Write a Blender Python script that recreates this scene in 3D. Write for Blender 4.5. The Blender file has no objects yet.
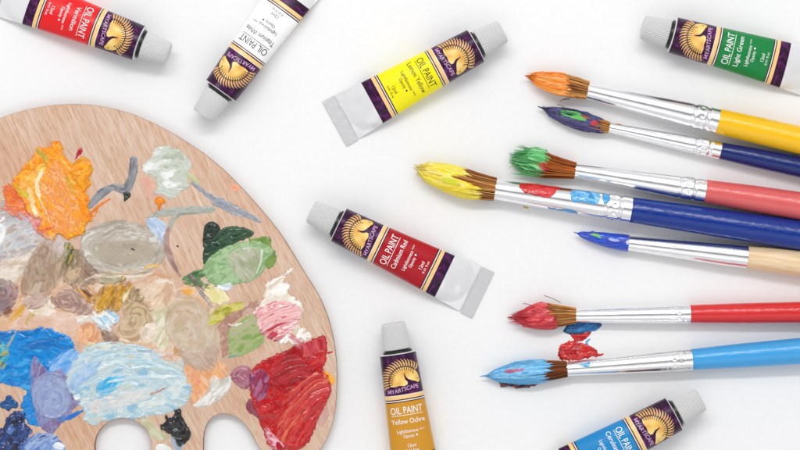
import bpy, bmesh, math, random
import numpy as np
from mathutils import Vector, Matrix

random.seed(7)
S = 0.0004            # metres per photograph pixel on the table
CAM_H = 0.90
sc = bpy.context.scene
COL = sc.collection

# ------------------------------------------------------------------ helpers
def lin(h):
    h = h.lstrip('#')
    o = []
    for i in (0, 2, 4):
        c = int(h[i:i+2], 16) / 255
        o.append(c / 12.92 if c <= .04045 else ((c + .055) / 1.055) ** 2.4)
    return tuple(o)

def P(px, py, zpx=0.0):
    """photo position of something lying zpx above the table -> world metres"""
    k = (CAM_H - zpx * S) / CAM_H
    return Vector(((px - 400) * S * k, (225 - py) * S * k, 0))

def tag(o, label=None, cat=None, group=None, kind=None):
    if label: o['label'] = label
    if cat: o['category'] = cat
    if group: o['group'] = group
    if kind: o['kind'] = kind
    return o

def empty(name, loc, rz=0.0):
    o = bpy.data.objects.new(name, None)
    o.empty_display_size = .01
    COL.objects.link(o)
    o.location = loc
    o.rotation_euler = (0, 0, rz)
    return o

def link(name, me, mats, parent=None):
    o = bpy.data.objects.new(name, me)
    for m in (mats if isinstance(mats, (list, tuple)) else [mats]):
        me.materials.append(m)
    COL.objects.link(o)
    if parent is not None:
        o.parent = parent
    return o

def mesh_np(name, verts, faces, cols=None, smooth=True, sharp=None, fm=None):
    me = bpy.data.meshes.new(name)
    verts = np.asarray(verts, dtype=np.float64)
    if isinstance(faces, np.ndarray):
        nf, k = faces.shape
        me.vertices.add(len(verts)); me.vertices.foreach_set('co', verts.astype(np.float32).ravel())
        me.loops.add(nf * k); me.loops.foreach_set('vertex_index', faces.astype(np.int32).ravel())
        me.polygons.add(nf); me.polygons.foreach_set('loop_start', np.arange(0, nf * k, k, dtype=np.int32))
        me.update(calc_edges=True)
    else:
        me.from_pydata([tuple(v) for v in verts], [], faces)
    if fm is not None:
        me.polygons.foreach_set('material_index', np.asarray(fm, dtype=np.int32))
    if cols is not None:
        a = me.color_attributes.new('pigment', 'FLOAT_COLOR', 'POINT')
        c = np.ones((len(verts), 4), dtype=np.float32); c[:, :3] = cols
        a.data.foreach_set('color', c.ravel())
    me.validate(); me.update()
    me.polygons.foreach_set('use_smooth', [smooth] * len(me.polygons))
    if sharp and smooth:
        me.set_sharp_from_angle(angle=math.radians(sharp))
    return me

# value noise
def _h(ix, iy, seed):
    with np.errstate(over='ignore'):
        n = (ix.astype(np.int64) * 374761393 + iy.astype(np.int64) * 668265263 + seed * 982451653) & 0xffffffff
        n = ((n ^ (n >> 13)) * 1274126177) & 0xffffffff
        n = (n ^ (n >> 16)) & 0xffffffff
    return n.astype(np.float64) / 4294967295.0

def vn(x, y, seed=0):
    x = np.asarray(x, float); y = np.asarray(y, float)
    x, y = np.broadcast_arrays(x, y)
    ix = np.floor(x); iy = np.floor(y)
    fx = x - ix; fy = y - iy
    fx = fx * fx * (3 - 2 * fx); fy = fy * fy * (3 - 2 * fy)
    a = _h(ix, iy, seed); b = _h(ix + 1, iy, seed); c = _h(ix, iy + 1, seed); d = _h(ix + 1, iy + 1, seed)
    return (a * (1 - fx) + b * fx) * (1 - fy) + (c * (1 - fx) + d * fx) * fy

def fbm(x, y, seed=0, o=3):
    s = 0; a = 1; t = 0
    x = np.asarray(x, float); y = np.asarray(y, float)
    for i in range(o):
        s = s + a * vn(x, y, seed + i * 17); t += a; a *= .5
        x, y = 1.62*x - 1.18*y + 3.1, 1.18*x + 1.62*y + 7.7
    return s / t

def catmull(pts, n=8, closed=True):
    out = []
    N = len(pts)
    rng = range(N) if closed else range(N - 1)
    for i in rng:
        g = (lambda k: pts[k % N]) if closed else (lambda k: pts[min(max(k, 0), N - 1)])
        p0, p1, p2, p3 = [np.array(g(i + k), float) for k in (-1, 0, 1, 2)]
        for j in range(n):
            t = j / n
            out.append(tuple(.5 * (2*p1 + (p2-p0)*t + (2*p0-5*p1+4*p2-p3)*t*t + (3*p1-p0-3*p2+p3)*t**3)))
    if not closed:
        out.append(tuple(pts[-1]))
    return out

def sdist(X, Y, poly):
    """signed distance to polygon, positive inside"""
    p = np.array(poly, float); q = np.roll(p, -1, 0)
    best = np.full(X.shape, 1e9); ins = np.zeros(X.shape, bool)
    for (ax, ay), (bx, by) in zip(p, q):
        dx, dy = bx - ax, by - ay
        L = dx*dx + dy*dy + 1e-12
        t = np.clip(((X-ax)*dx + (Y-ay)*dy) / L, 0, 1)
        best = np.minimum(best, (X-ax-t*dx)**2 + (Y-ay-t*dy)**2)
        if ay != by:
            c = ((ay > Y) != (by > Y)) & (X < (bx-ax) * (Y-ay) / (by-ay) + ax)
            ins ^= c
    d = np.sqrt(best)
    return np.where(ins, d, -d)

def pathdist(X, Y, path, widths):
    p = catmull(path, 6, closed=False)
    w = np.interp(np.linspace(0, len(path)-1, len(p)), range(len(path)), widths)
    best = np.full(X.shape, 1e9); D = np.full(X.shape, -1e9); U = np.zeros(X.shape); V = np.zeros(X.shape); acc = 0
    for i in range(len(p)-1):
        (ax, ay), (bx, by) = p[i], p[i+1]
        dx, dy = bx-ax, by-ay; L2 = dx*dx+dy*dy+1e-12; L = math.sqrt(L2)
        t = np.clip(((X-ax)*dx+(Y-ay)*dy)/L2, 0, 1)
        d = np.sqrt((X-ax-t*dx)**2+(Y-ay-t*dy)**2)
        m = d < best
        best = np.where(m, d, best)
        D = np.maximum(D, (w[i]+(w[i+1]-w[i])*t)/2 - d)
        U = np.where(m, acc+t*L, U)
        V = np.where(m, ((X-ax)*(-dy)+(Y-ay)*dx)/L, V)
        acc += L
    return D, U, V

# ------------------------------------------------------------------ materials
def mat(name, build):
    m = bpy.data.materials.new(name); m.use_nodes = True
    nt = m.node_tree
    b = nt.nodes['Principled BSDF']
    build(nt, b)
    return m

def N(nt, kind, **kw):
    n = nt.nodes.new(kind)
    for k, v in kw.items():
        if k in n.inputs: n.inputs[k].default_value = v
        else: setattr(n, k, v)
    return n

def ramp(nt, stops):
    r = nt.nodes.new('ShaderNodeValToRGB')
    e = r.color_ramp.elements
    while len(e) < len(stops): e.new(.5)
    for el, (p, c) in zip(e, stops):
        el.position = p; el.color = (*c, 1) if len(c) == 3 else c
    return r

def add_bump(nt, b, scale, strength, dist, stretch=None, detail=3):
    tc = N(nt, 'ShaderNodeTexCoord'); mp = N(nt, 'ShaderNodeMapping')
    if stretch: mp.inputs['Scale'].default_value = stretch
    no = N(nt, 'ShaderNodeTexNoise', Scale=scale, Detail=detail)
    bp = N(nt, 'ShaderNodeBump', Strength=strength, Distance=dist)
    nt.links.new(tc.outputs['Object'], mp.inputs[0]); nt.links.new(mp.outputs[0], no.inputs['Vector'])
    nt.links.new(no.outputs[0], bp.inputs['Height']); nt.links.new(bp.outputs[0], b.inputs['Normal'])
    return no

def simple(name, hexc, rough=.4, metal=0, bump=None, coat=0, spec=.5):
    def f(nt, b):
        b.inputs['Base Color'].default_value = (*lin(hexc), 1)
        b.inputs['Roughness'].default_value = rough
        b.inputs['Metallic'].default_value = metal
        b.inputs['Coat Weight'].default_value = coat
        b.inputs['Coat Roughness'].default_value = .1
        b.inputs['Specular IOR Level'].default_value = spec
        if bump: add_bump(nt, b, *bump)
    return mat(name, f)

def pigment_mat(name, rough, coat=0.0, bump=None):
    def f(nt, b):
        a = N(nt, 'ShaderNodeVertexColor', layer_name='pigment')
        nt.links.new(a.outputs['Color'], b.inputs['Base Color'])
        b.inputs['Roughness'].default_value = rough
        b.inputs['Coat Weight'].default_value = coat
        b.inputs['Coat Roughness'].default_value = .13
        b.inputs['Specular IOR Level'].default_value = .2
        if bump: add_bump(nt, b, *bump)
    return mat(name, f)

M_oil = pigment_mat('oil_paint', .34, .45)
M_wet = pigment_mat('wet_oil_paint', .25, .9)
M_hair = pigment_mat('bristle_hair', .45, 0, None)

def f_wood(nt, b):
    tc = N(nt, 'ShaderNodeTexCoord')
    mp = N(nt, 'ShaderNodeMapping'); mp.inputs['Rotation'].default_value = (0, 0, math.radians(65))
    nt.links.new(tc.outputs['Object'], mp.inputs[0])
    s1 = N(nt, 'ShaderNodeMapping'); s1.inputs['Scale'].default_value = (34, 640, 40)
    s2 = N(nt, 'ShaderNodeMapping'); s2.inputs['Scale'].default_value = (190, 2000, 100)
    for s in (s1, s2): nt.links.new(mp.outputs[0], s.inputs[0])
    n1 = N(nt, 'ShaderNodeTexNoise', Scale=1, Detail=5, Roughness=.62, Distortion=.6)
    n2 = N(nt, 'ShaderNodeTexNoise', Scale=1, Detail=4, Roughness=.7)
    n3 = N(nt, 'ShaderNodeTexNoise', Scale=26, Detail=3)
    nt.links.new(s1.outputs[0], n1.inputs['Vector']); nt.links.new(s2.outputs[0], n2.inputs['Vector'])
    nt.links.new(tc.outputs['Object'], n3.inputs['Vector'])
    r1 = ramp(nt, [(.28, lin('d4b6a1')), (.44, lin('d8bfad')), (.58, lin('ddc8b8')), (.74, lin('e2d1c5'))])
    r2 = ramp(nt, [(.30, lin('d8bba5')), (.42, lin('f0e4da')), (.56, lin('ffffff'))])
    r3 = ramp(nt, [(.36, lin('f3dcc8')), (.5, lin('f8f1ea')), (.66, lin('efdccb'))])
    nt.links.new(n1.outputs[0], r1.inputs[0]); nt.links.new(n2.outputs[0], r2.inputs[0]); nt.links.new(n3.outputs[0], r3.inputs[0])
    mx = N(nt, 'ShaderNodeMix', data_type='RGBA', blend_type='MULTIPLY'); mx.inputs[0].default_value = .85
    nt.links.new(r1.outputs[0], mx.inputs[6]); nt.links.new(r2.outputs[0], mx.inputs[7])
    m2 = N(nt, 'ShaderNodeMix', data_type='RGBA', blend_type='MULTIPLY'); m2.inputs[0].default_value = .8
    nt.links.new(mx.outputs[2], m2.inputs[6]); nt.links.new(r3.outputs[0], m2.inputs[7])
    nt.links.new(m2.outputs[2], b.inputs['Base Color'])
    b.inputs['Roughness'].default_value = .58
    b.inputs['Specular IOR Level'].default_value = .3
    bp = N(nt, 'ShaderNodeBump', Strength=.35, Distance=.0002)
    nt.links.new(n2.outputs[0], bp.inputs['Height']); nt.links.new(bp.outputs[0], b.inputs['Normal'])
M_wood = mat('palette_plywood', f_wood)

def f_pale(nt, b):
    tc = N(nt, 'ShaderNodeTexCoord'); mp = N(nt, 'ShaderNodeMapping'); mp.inputs['Scale'].default_value = (40, 700, 700)
    no = N(nt, 'ShaderNodeTexNoise', Scale=1, Detail=4, Roughness=.6)
    nt.links.new(tc.outputs['Object'], mp.inputs[0]); nt.links.new(mp.outputs[0], no.inputs['Vector'])
    r = ramp(nt, [(.3, lin('d3b083')), (.5, lin('e6c9a0')), (.7, lin('edd6b4'))])
    nt.links.new(no.outputs[0], r.inputs[0]); nt.links.new(r.outputs[0], b.inputs['Base Color'])
    b.inputs['Roughness'].default_value = .4
M_pale = mat('bare_birch', f_pale)

def f_table(nt, b):
    b.inputs['Roughness'].default_value = .6
    b.inputs['Specular IOR Level'].default_value = .25
    tc = N(nt, 'ShaderNodeTexCoord')
    no = N(nt, 'ShaderNodeTexNoise', Scale=420, Detail=5, Roughness=.7)
    nt.links.new(tc.outputs['Object'], no.inputs['Vector'])
    r = ramp(nt, [(.25, (.78, .78, .78)), (.36, (.83, .83, .83)), (.7, (.85, .85, .85))])
    nt.links.new(no.outputs[0], r.inputs[0]); nt.links.new(r.outputs[0], b.inputs['Base Color'])
    bp = N(nt, 'ShaderNodeBump', Strength=.08, Distance=.0002)
    nt.links.new(no.outputs[0], bp.inputs['Height']); nt.links.new(bp.outputs[0], b.inputs['Normal'])
M_table = mat('white_tabletop', f_table)

def f_chrome(nt, b):
    b.inputs['Base Color'].default_value = (.93, .93, .94, 1)
    b.inputs['Metallic'].default_value = 1
    b.inputs['Roughness'].default_value = .24
    add_bump(nt, b, 1, .12, .0002, (260, 1800, 1800), 5)
M_chrome = mat('ferrule_aluminium', f_chrome)

def f_purple(nt, b):
    tc = N(nt, 'ShaderNodeTexCoord')
    no = N(nt, 'ShaderNodeTexNoise', Scale=330, Detail=4, Roughness=.6, Distortion=1.0)
    nt.links.new(tc.outputs['Object'], no.inputs['Vector'])
    r = ramp(nt, [(.42, lin('260226')), (.56, lin('3c063e')), (.67, lin('6a2468')), (.79, lin('94508f'))])
    nt.links.new(no.outputs[0], r.inputs[0]); nt.links.new(r.outputs[0], b.inputs['Base Color'])
    b.inputs['Roughness'].default_value = .3; b.inputs['Specular IOR Level'].default_value = .3
M_purple = mat('label_purple_print', f_purple)

def f_gold(nt, b):
    tc = N(nt, 'ShaderNodeTexCoord')
    no = N(nt, 'ShaderNodeTexNoise', Scale=160, Detail=3)
    nt.links.new(tc.outputs['Object'], no.inputs['Vector'])
    r = ramp(nt, [(.32, lin('dc9a48')), (.5, lin('f0c468')), (.66, lin('fae69a'))])
    nt.links.new(no.outputs[0], r.inputs[0]); nt.links.new(r.outputs[0], b.inputs['Base Color'])
    b.inputs['Roughness'].default_value = .35
M_gold = mat('label_gold_print', f_gold)
M_goldband = simple('label_gold_band', 'f2c987', .3)
M_feather = simple('label_bronze_print', 'dcab6c', .35)
M_cream = simple('label_cream_line', 'f4e6dc', .35)
M_dark = simple('label_dark_line', '2a0a26', .35)
M_ink_w = simple('white_ink', 'fbfbfb', .4)
M_ink_k = simple('black_ink', '1d1d1d', .4)
M_ink_v = simple('violet_ink', 'cfa0cc', .4)
M_foil = simple('white_tube_foil', 'e3e3e4', .18, .15, (110, .45, .0016))
M_crimp = simple('crimped_foil', 'cfcfd1', .3, .2, (700, .35, .0003))
M_cap = simple('cap_plastic', 'd0d0d0', .36)
M_neck = simple('black_thread', '161616', .35)

# ------------------------------------------------------------------ paint dabs (height fields)
class Field:
    """a running height map so that a later dab lies on the earlier ones"""
    def __init__(self, x0, y0, x1, y1, step=.5):
        self.x0, self.y0, self.step = x0, y0, step
        self.nx = int((x1-x0)/step)+1; self.ny = int((y1-y0)/step)+1
        self.H = np.zeros((self.ny, self.nx)); self.C = np.full((self.ny, self.nx, 3), -1.0)

SEED = [100]
def dab_arrays(F, pts=None, path=None, widths=None, cols=('ffffff',), flow=('lin', 0), th=1.2, rag=1.0, ridge=.35, rw=2.9, contrast=2.1, lump=.35, rim=.35, mix=.7, fac=.75):
    SEED[0] += 7; sd = SEED[0]
    a = np.array(pts if pts is not None else path, float)
    pad = 5 if pts is not None else max(widths)/2+4
    i0 = max(int((a[:, 0].min()-pad-F.x0)/F.step), 0); i1 = min(int((a[:, 0].max()+pad-F.x0)/F.step)+1, F.nx)
    j0 = max(int((a[:, 1].min()-pad-F.y0)/F.step), 0); j1 = min(int((a[:, 1].max()+pad-F.y0)/F.step)+1, F.ny)
    X, Y = np.meshgrid(F.x0+np.arange(i0, i1)*F.step, F.y0+np.arange(j0, j1)*F.step)
    if pts is not None:
        d = sdist(X, Y, catmull(pts, 5))
        if flow[0] == 'lin':
            r = math.radians(flow[1]); cx, cy = a.mean(0)
            u = (X-cx)*math.cos(r) - (Y-cy)*math.sin(r); v = (X-cx)*math.sin(r) + (Y-cy)*math.cos(r)
            v = v + 1.2*np.sin(u/17+sd) + 5*(fbm(X/20, Y/20, sd+3)-.5)
        elif flow[0] == 'arc':
            dx, dy = X-flow[1], Y-flow[2]
            v = np.hypot(dx, dy); u = np.arctan2(dy, dx)*max(float(np.median(v)), 5)
            v = v + 5.0*(fbm(X/20, Y/20, sd+3)-.5)
        else:   # ell cx cy ratio rot
            cx, cy, q, rot = flow[1:]
            r = math.radians(rot)
            dx = ((X-cx)*math.cos(r)-(Y-cy)*math.sin(r))/q; dy = (X-cx)*math.sin(r)+(Y-cy)*math.cos(r)
            v = np.hypot(dx, dy); u = np.arctan2(dy, dx)*8
            v = v + 8*(fbm(X/17, Y/17, sd+3)-.5)
    else:
        d, u, v = pathdist(X, Y, path, widths)
    # palette-knife facets: patches with their own stroke direction, tilt and raised seam
    fa = {'lin': .95, 'arc': .3, 'ell': .5}[flow[0]] if pts is not None else .2
    if pts is not None and flow[0] != 'lin': fac = fac*.7
    big = np.clip(math.sqrt(max(float((d > 0).sum())*F.step**2, 1))/42, .75, 1.7)
    su, sv = (15*big, 7*big) if pts is not None else (16, 9)
    wx = 1.0*(fbm(X/9, Y/9, sd+21)-.5); wy = 1.3*(fbm(X/9+40, Y/9, sd+22)-.5)
    pu = u/su+wx+.37; pv = v/sv+wy+.61
    f1 = np.full(X.shape, 9.0); f2 = np.full(X.shape, 9.0); r1 = np.zeros(X.shape); r2 = np.zeros(X.shape); r3 = np.zeros(X.shape); cu_ = np.zeros(X.shape); cv_ = np.zeros(X.shape)
    iu = np.floor(pu); iv = np.floor(pv)
    for a_ in (-1, 0, 1):
        for b_ in (-1, 0, 1):
            qx = iu+a_; qy = iv+b_
            jx = qx+.1+.8*_h(qx, qy, sd+23); jy = qy+.1+.8*_h(qx, qy, sd+24)
            dd_ = np.hypot(pu-jx, pv-jy)
            new = dd_ < f1
            f2 = np.where(new, f1, np.minimum(f2, dd_)); f1 = np.where(new, dd_, f1)
            r1 = np.where(new, _h(qx, qy, sd+25), r1); r2 = np.where(new, _h(qx, qy, sd+26), r2); r3 = np.where(new, _h(qx, qy, sd+27), r3)
            cu_ = np.where(new, jx, cu_); cv_ = np.where(new, jy, cv_)
    if fac < .3: r1, r2, r3 = r1*0+.5, r2*0+.5, r3*0+.9       # one unbroken combed stroke
    ang_ = (r1-.5)*fa
    bend = (r2-.5)*.02
    u0, v0 = u, v
    v = v0*np.cos(ang_)+u0*np.sin(ang_)+bend*(u0-cu_*su)**2+r3*37; u = u0*np.cos(ang_)-v0*np.sin(ang_)
    facet = ((pu-cu_)*(r2-.5)+(pv-cv_)*(r3-.5))*1.7*fac
    seam = np.exp(-((f2-f1)/.10)**2)*fac*(r1 > .35)
    d = d + rag*(fbm(X/3.2, Y/3.2, sd+1)-.5)*2.4 + rag*(vn(v/1.1, u/16, sd+2)-.5)*2.0
    streak = fbm(v/rw, u/(rw*16), sd+4, 3)
    fine = vn(v/(rw*.45), u/(rw*14), sd+5)
    dp = np.clip(d, 0, None)
    th = th*.8; ridge = ridge*.68
    h = np.where(d > 0, th*(1-np.exp(-dp/1.6)), d*.7)
    h = h + th*rim*np.exp(-((d-1.3)/.9)**2)*fbm(X/5, Y/5, sd+6)*1.6*(d > 0)
    on = np.clip(d/1.5, 0, 1)
    comb = .18 + 1.35*np.clip(r3*1.5-.45, 0, 1)
    h = h + on*(comb*(ridge*(streak-.5)*2.6 + ridge*.2*(fine-.5)) + lump*th*(fbm(X/7, Y/7, sd+7)-.5)*2 + th*.5*facet + .33*min(th, 1.6)*seam)
    base = F.H[j0:j1, i0:i1]
    b = np.pad(base, 2, mode='edge')
    bl = sum(b[2+k:2+k+base.shape[0], 2+l:2+l+base.shape[1]] for k in (-2, -1, 0, 1, 2) for l in (-2, -1, 0, 1, 2))/25
    w = np.clip(d/2, 0, 1)
    newH = base*(1-w)+(bl*.8)*w + np.where(d > 0, np.maximum(h, .12), h)
    newH = np.where(d > 1.0, np.maximum(newH, base+.10), newH)
    F.H[j0:j1, i0:i1] = np.where(d > 0, np.maximum(newH, base), base)
    cw = .3+.5*comb/1.5
    c = .5 + (fbm(v/(rw*1.6)+31, u/(rw*24), sd+8, 3)-.5)*cw*1.15 + (fbm(X/12, Y/12, sd+9)-.5)*(1.05-cw)
    t = np.clip((c-.5)*contrast*1.35+.5+(r2-.5)*.45*fac, 0, 1)
    C = np.array([lin(k) for k in cols])
    x = t*(len(C)-1) if len(C) > 1 else t*0
    k = np.clip(np.floor(x).astype(int), 0, max(len(C)-2, 0)); f = (x-k)[..., None]
    rgb = (C[k]*(1-f)+C[np.minimum(k+1, len(C)-1)]*f)**1.1
    # wet in wet: near its edge, and in a few streaks, a dab picks up the pigment below it
    below = F.C[j0:j1, i0:i1]; was = below[..., 0] >= 0
    pick = np.clip(1-dp/6, 0, 1)*np.clip((vn(v/1.6, u/20, sd+11)-.3)*2.2, 0, 1)*mix + .5*mix*np.clip((fbm(v/2.4, u/30, sd+12)-.58)*6, 0, 1)
    pick = np.where(was, pick, 0)[..., None]
    rgb = rgb*(1-pick)+np.where(was[..., None], below, 0)*pick
    F.C[j0:j1, i0:i1] = np.where((d > 0)[..., None], rgb, below)
    return X, Y, d, newH, rgb

def dab_mesh(name, X, Y, Z, mask, rgb, tf):
    ny, nx = X.shape
    idx = -np.ones((ny, nx), int)
    q = mask[:-1, :-1] & mask[1:, :-1] & mask[:-1, 1:] & mask[1:, 1:]
    use = np.zeros_like(mask)
    for a in (slice(None, -1), slice(1, None)):
        for b in (slice(None, -1), slice(1, None)):
            use[a, b] |= q
    idx[use] = np.arange(use.sum())
    J, I = np.nonzero(q)
    faces = np.stack([idx[J, I], idx[J+1, I], idx[J+1, I+1], idx[J, I+1]], 1)
    verts = tf(X[use], Y[use], Z[use])
    return mesh_np(name, verts, faces, rgb[use])

# ------------------------------------------------------------------ table
def build_table():
    bm = bmesh.new()
    bmesh.ops.create_grid(bm, x_segments=4, y_segments=4, size=1.6)
    me = bpy.data.meshes.new('table'); bm.to_mesh(me); bm.free()
    tag(link('table', me, M_table), 'plain white matt tabletop under everything', 'table', kind='structure')
build_table()

# ------------------------------------------------------------------ palette
BZ = 10.0
pal = empty('paint_palette', P(110, 300, BZ))
tag(pal, 'wooden artist palette with thumb hole, smeared with many dabs of oil paint', 'palette')
PO = Vector(pal.location)
def pal_tf(x, y, z):
    k = (CAM_H-BZ*S)/CAM_H
    return np.stack([(x-400)*S*k-PO.x, (225-y)*S*k-PO.y, (BZ+z)*S], 1)

OUT = [(0,118),(25,110),(50,105.5),(75,104),(100,106),(131,113.5),(162,127.5),(193,146),(217,164),(238,184),(258,206),(280,233),
       (303,270),(321,300),(331.5,330),(336.5,362),(336.5,396),(332.5,423),(322,447),(306,466),(288,474),(272,466),(263,453),(256.5,443),(247,427),(237,417.5),(224,413.5),
       (213,417),(206,426),(203.5,438),(203,455),(200,480),(188,498),(160,508),(110,510),(40,500),(-40,474),(-105,430),(-142,370),(-150,300),(-132,230),(-90,170),(-40,134)]
HOLE = [(123+28.5*math.cos(a), 447+29*math.sin(a)*(1.0 if math.sin(a) < 0 else 1.15)) for a in np.linspace(0, 2*math.pi, 16, endpoint=False)]
cu = bpy.data.curves.new('board_outline', 'CURVE'); cu.dimensions = '2D'; cu.fill_mode = 'BOTH'
k = (CAM_H-BZ*S)/CAM_H
for ring in (OUT, HOLE):
    pts = catmull(ring, 8)
    sp = cu.splines.new('POLY'); sp.points.add(len(pts)-1); sp.use_cyclic_u = True
    for p, (x, y) in zip(sp.points, pts):
        p.co = ((x-400)*S*k-PO.x, (225-y)*S*k-PO.y, 0, 1)
cu.extrude = 4.3*S; cu.bevel_depth = .6*S; cu.bevel_resolution = 2; cu.offset = -.6*S
tmp = bpy.data.objects.new('tmp_outline', cu); COL.objects.link(tmp)
dg = bpy.context.evaluated_depsgraph_get()
me = bpy.data.meshes.new_from_object(tmp.evaluated_get(dg))
bpy.data.objects.remove(tmp); me.materials.clear()
me.transform(Matrix.Translation((0, 0, (BZ-4.9)*S)))
M_edge = simple('board_edge', '8f6a50', .7)
bd = link('board', me, [M_wood, M_edge], pal)
for p in me.polygons:
    p.material_index = 1 if abs(p.normal.z) < .75 else 0
    p.use_smooth = False

F = Field(-8, 96, 346, 462)
# the wood is punched out for the thumb hole and the outline: dabs stop there
HX, HY = np.meshgrid(F.x0+np.arange(F.nx)*F.step, F.y0+np.arange(F.ny)*F.step)
INBOARD = np.minimum(sdist(HX, HY, catmull(OUT, 6)), -sdist(HX, HY, catmull(HOLE, 6)))

def dab(label, cols, pts=None, path=None, widths=None, wet=False, name='paint_dab', **kw):
    X, Y, d, Z, rgb = dab_arrays(F, pts=pts, path=path, widths=widths, cols=cols, **kw)
    i = np.round((X-F.x0)/F.step).astype(int); j = np.round((Y-F.y0)/F.step).astype(int)
    mask = (d > -.9) & (INBOARD[j, i] > .3)
    me = dab_mesh(name, X, Y, Z, mask, rgb, pal_tf)
    if len(me.polygons) < 4: return
    o = link(name, me, M_wet if wet else M_oil, pal)
    o['label'] = label

L = lambda a: ('lin', a)
# ---- thin stains and background smears first
dab('thin pink stain on the bare wood', ['dca898', 'e2b8a6'], [(141,178),(151,177),(159,194),(151,199),(145,190)], th=.15, rag=1.5, ridge=.05, name='paint_smear')
dab('thin pale smear near the rim', ['e4bda6', 'e9a27c'], [(231,186),(236,184),(240,188),(236,192),(232,191)], th=.2, rag=1, ridge=.05, name='paint_smear')
dab('peach and beige smear across the middle', ['d9b393', 'e2c3a6', 'cfa587'], [(0,292),(25,284),(60,282),(100,272),(145,272),(170,276),(172,295),(150,312),(120,322),(95,346),(76,340),(60,326),(30,328),(0,330)], flow=L(15), th=.25, rag=2.5, ridge=.12, name='paint_smear')
dab('thin cream and blush ground of paint', ['dcc0a8', 'e6d3c4', 'd2ab94', 'e0c6b0'], [(60,268),(95,276),(140,276),(172,280),(205,288),(216,306),(214,330),(200,360),(170,362),(120,344),(84,322),(62,300)], flow=L(35), th=.3, rag=2.6, ridge=.3, name='paint_smear')
dab('greyed lilac smear at the left', ['c9bab4', 'd6cac4', 'b9a8a4'], [(0,205),(20,206),(44,226),(60,236),(72,246),(60,262),(30,268),(0,272)], flow=L(20), th=.4, rag=2, ridge=.3, name='paint_smear')
dab('dry pinkish smear below the ochre strokes', ['dcb8a4', 'e8cfc0'], [(20,312),(50,310),(80,316),(78,334),(58,332),(40,326),(14,330)], flow=L(10), th=.2, rag=2.4, ridge=.2, name='paint_smear')
dab('peach smear beside the white petal stroke', ['e4a876', 'ecb98a', 'dc9f72', 'e9c0a0'], [(184,366),(200,360),(214,360),(226,366),(224,376),(212,384),(206,392),(196,403),(190,396)], flow=L(-60), th=.4, rag=1.2, ridge=.2, name='paint_smear')
dab('faint rose stain by the rim', ['c9a196', 'd4ada2'], [(318,411),(326,402),(329,414),(323,426),(316,423)], flow=L(60), th=.25, rag=1, ridge=.1, name='paint_smear')
# ---- left greys
dab('grey white smear with bluish streaks', ['b3acae', 'c6bfba', 'bcc4cc', 'd9d4cf', 'b9aaa4'], [(0,213),(14,207),(27,214),(38,230),(38,243),(24,254),(10,259),(0,262)], flow=L(22), th=1.2, rag=1, ridge=.4)
dab('cream smear', ['dccdbc', 'e8ddd0', 'cdb9a6'], [(0,262),(20,256),(36,249),(34,262),(22,272),(14,284),(0,287)], flow=L(25), th=1.2, rag=1.3, ridge=.4)
dab('broad taupe vertical stroke', ['a98f7b', 'b8a28d', '9d8470', 'c6b39f'], [(22,280),(28,260),(42,241),(56,246),(62,262),(60,280),(46,297),(34,295),(22,294)], flow=L(82), th=1.0, rag=.8, ridge=.45)
dab('olive taupe smear', ['9d8a70', 'b59f86', '8b7a66', 'c9b090'], [(56,260),(70,252),(80,250),(86,262),(95,274),(92,284),(76,286),(62,280)], flow=L(60), th=1.2, rag=1.4, ridge=.4)
dab('dusty purple brown dab', ['8d767a', '9b8588', '7d676c', 'a9949a'], [(-6,282),(6,279),(16,284),(18,295),(12,308),(0,317),(-6,317)], flow=('ell',2,290,1,0), th=1.4, rag=1, ridge=.4)
dab('brown fleck', ['6f4634', '8d6048'], [(3,311),(9,307),(13,311),(9,317),(4,316)], th=.8, rag=1)
dab('thick white dab', ['f1f1ef', 'e3e3e2'], [(-6,226),(3,224),(7,231),(5,242),(0,248),(-6,248)], flow=L(80), th=2, rag=.5, ridge=.3, wet=True)
dab('white flick', ['efeeea'], path=[(0,222),(4,218)], widths=[2,2.5], th=1.2, rag=.4)
# ---- grey strokes upper right
dab('hooked dark grey brush stroke', ['77797e', '8e9095', 'a4a5a9', '6b6d72'], path=[(134,160),(132.5,174),(126,189),(113,187.5),(101,194),(90,206)], widths=[8,9,9,7,9,6], th=.8, rag=.5, ridge=.35, rw=1.6, name='paint_smear')
dab('small dark green drop', ['27352a', '33443a'], [(123,193),(128,191),(131,195),(128,199),(124,202),(124,197)], th=1.5, rag=.3, wet=True, name='paint_drop')
dab('pale sage white dab', ['b5bcab', 'cdd1c6', 'c3c9bb', 'dde0da', 'eceeea'], [(141,165),(149,159),(156,149),(168,146),(183,152),(191,164),(188,174),(189,187),(181,192),(173,199),(164,195),(151,194),(157,187),(155,178),(145,173)], flow=('ell',170,170,2.6,0), th=1.5, rag=1.2, ridge=.5)
dab('blue grey tapering stroke', ['9799a2', 'a9abb2', '8b8e99', 'b9babf'], path=[(193,183),(208,195),(218,202),(233,209.5),(247,215),(259,221)], widths=[4,5,10,10,7,4], th=.7, rag=.9, ridge=.3, rw=1.5, name='paint_smear')
dab('sage fleck', ['b9bb8e', 'c7c9a4'], path=[(188,174),(197,182)], widths=[4,5], th=.7, rag=1)
dab('grey green stroke', ['a6aa9f', 'b7bab1', '989d93'], path=[(149,217),(164,213),(184,210.5),(213,209.5)], widths=[2,8,8,6], th=1.0, rag=.6, ridge=.25, rw=1.6, name='paint_smear')
dab('grey green tail stroke', ['a9a89c', 'b9b9ae'], path=[(178,213),(172,221),(169,232)], widths=[6,6,3], th=.8, rag=.5, name='paint_smear')
dab('orange drop', ['e58208', 'f09a20', 'd8720a'], [(154,201),(158,197),(163,198),(165,203),(161,206),(159,211),(157,206)], th=2.2, rag=.5, ridge=.2, wet=True, name='paint_drop')
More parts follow.
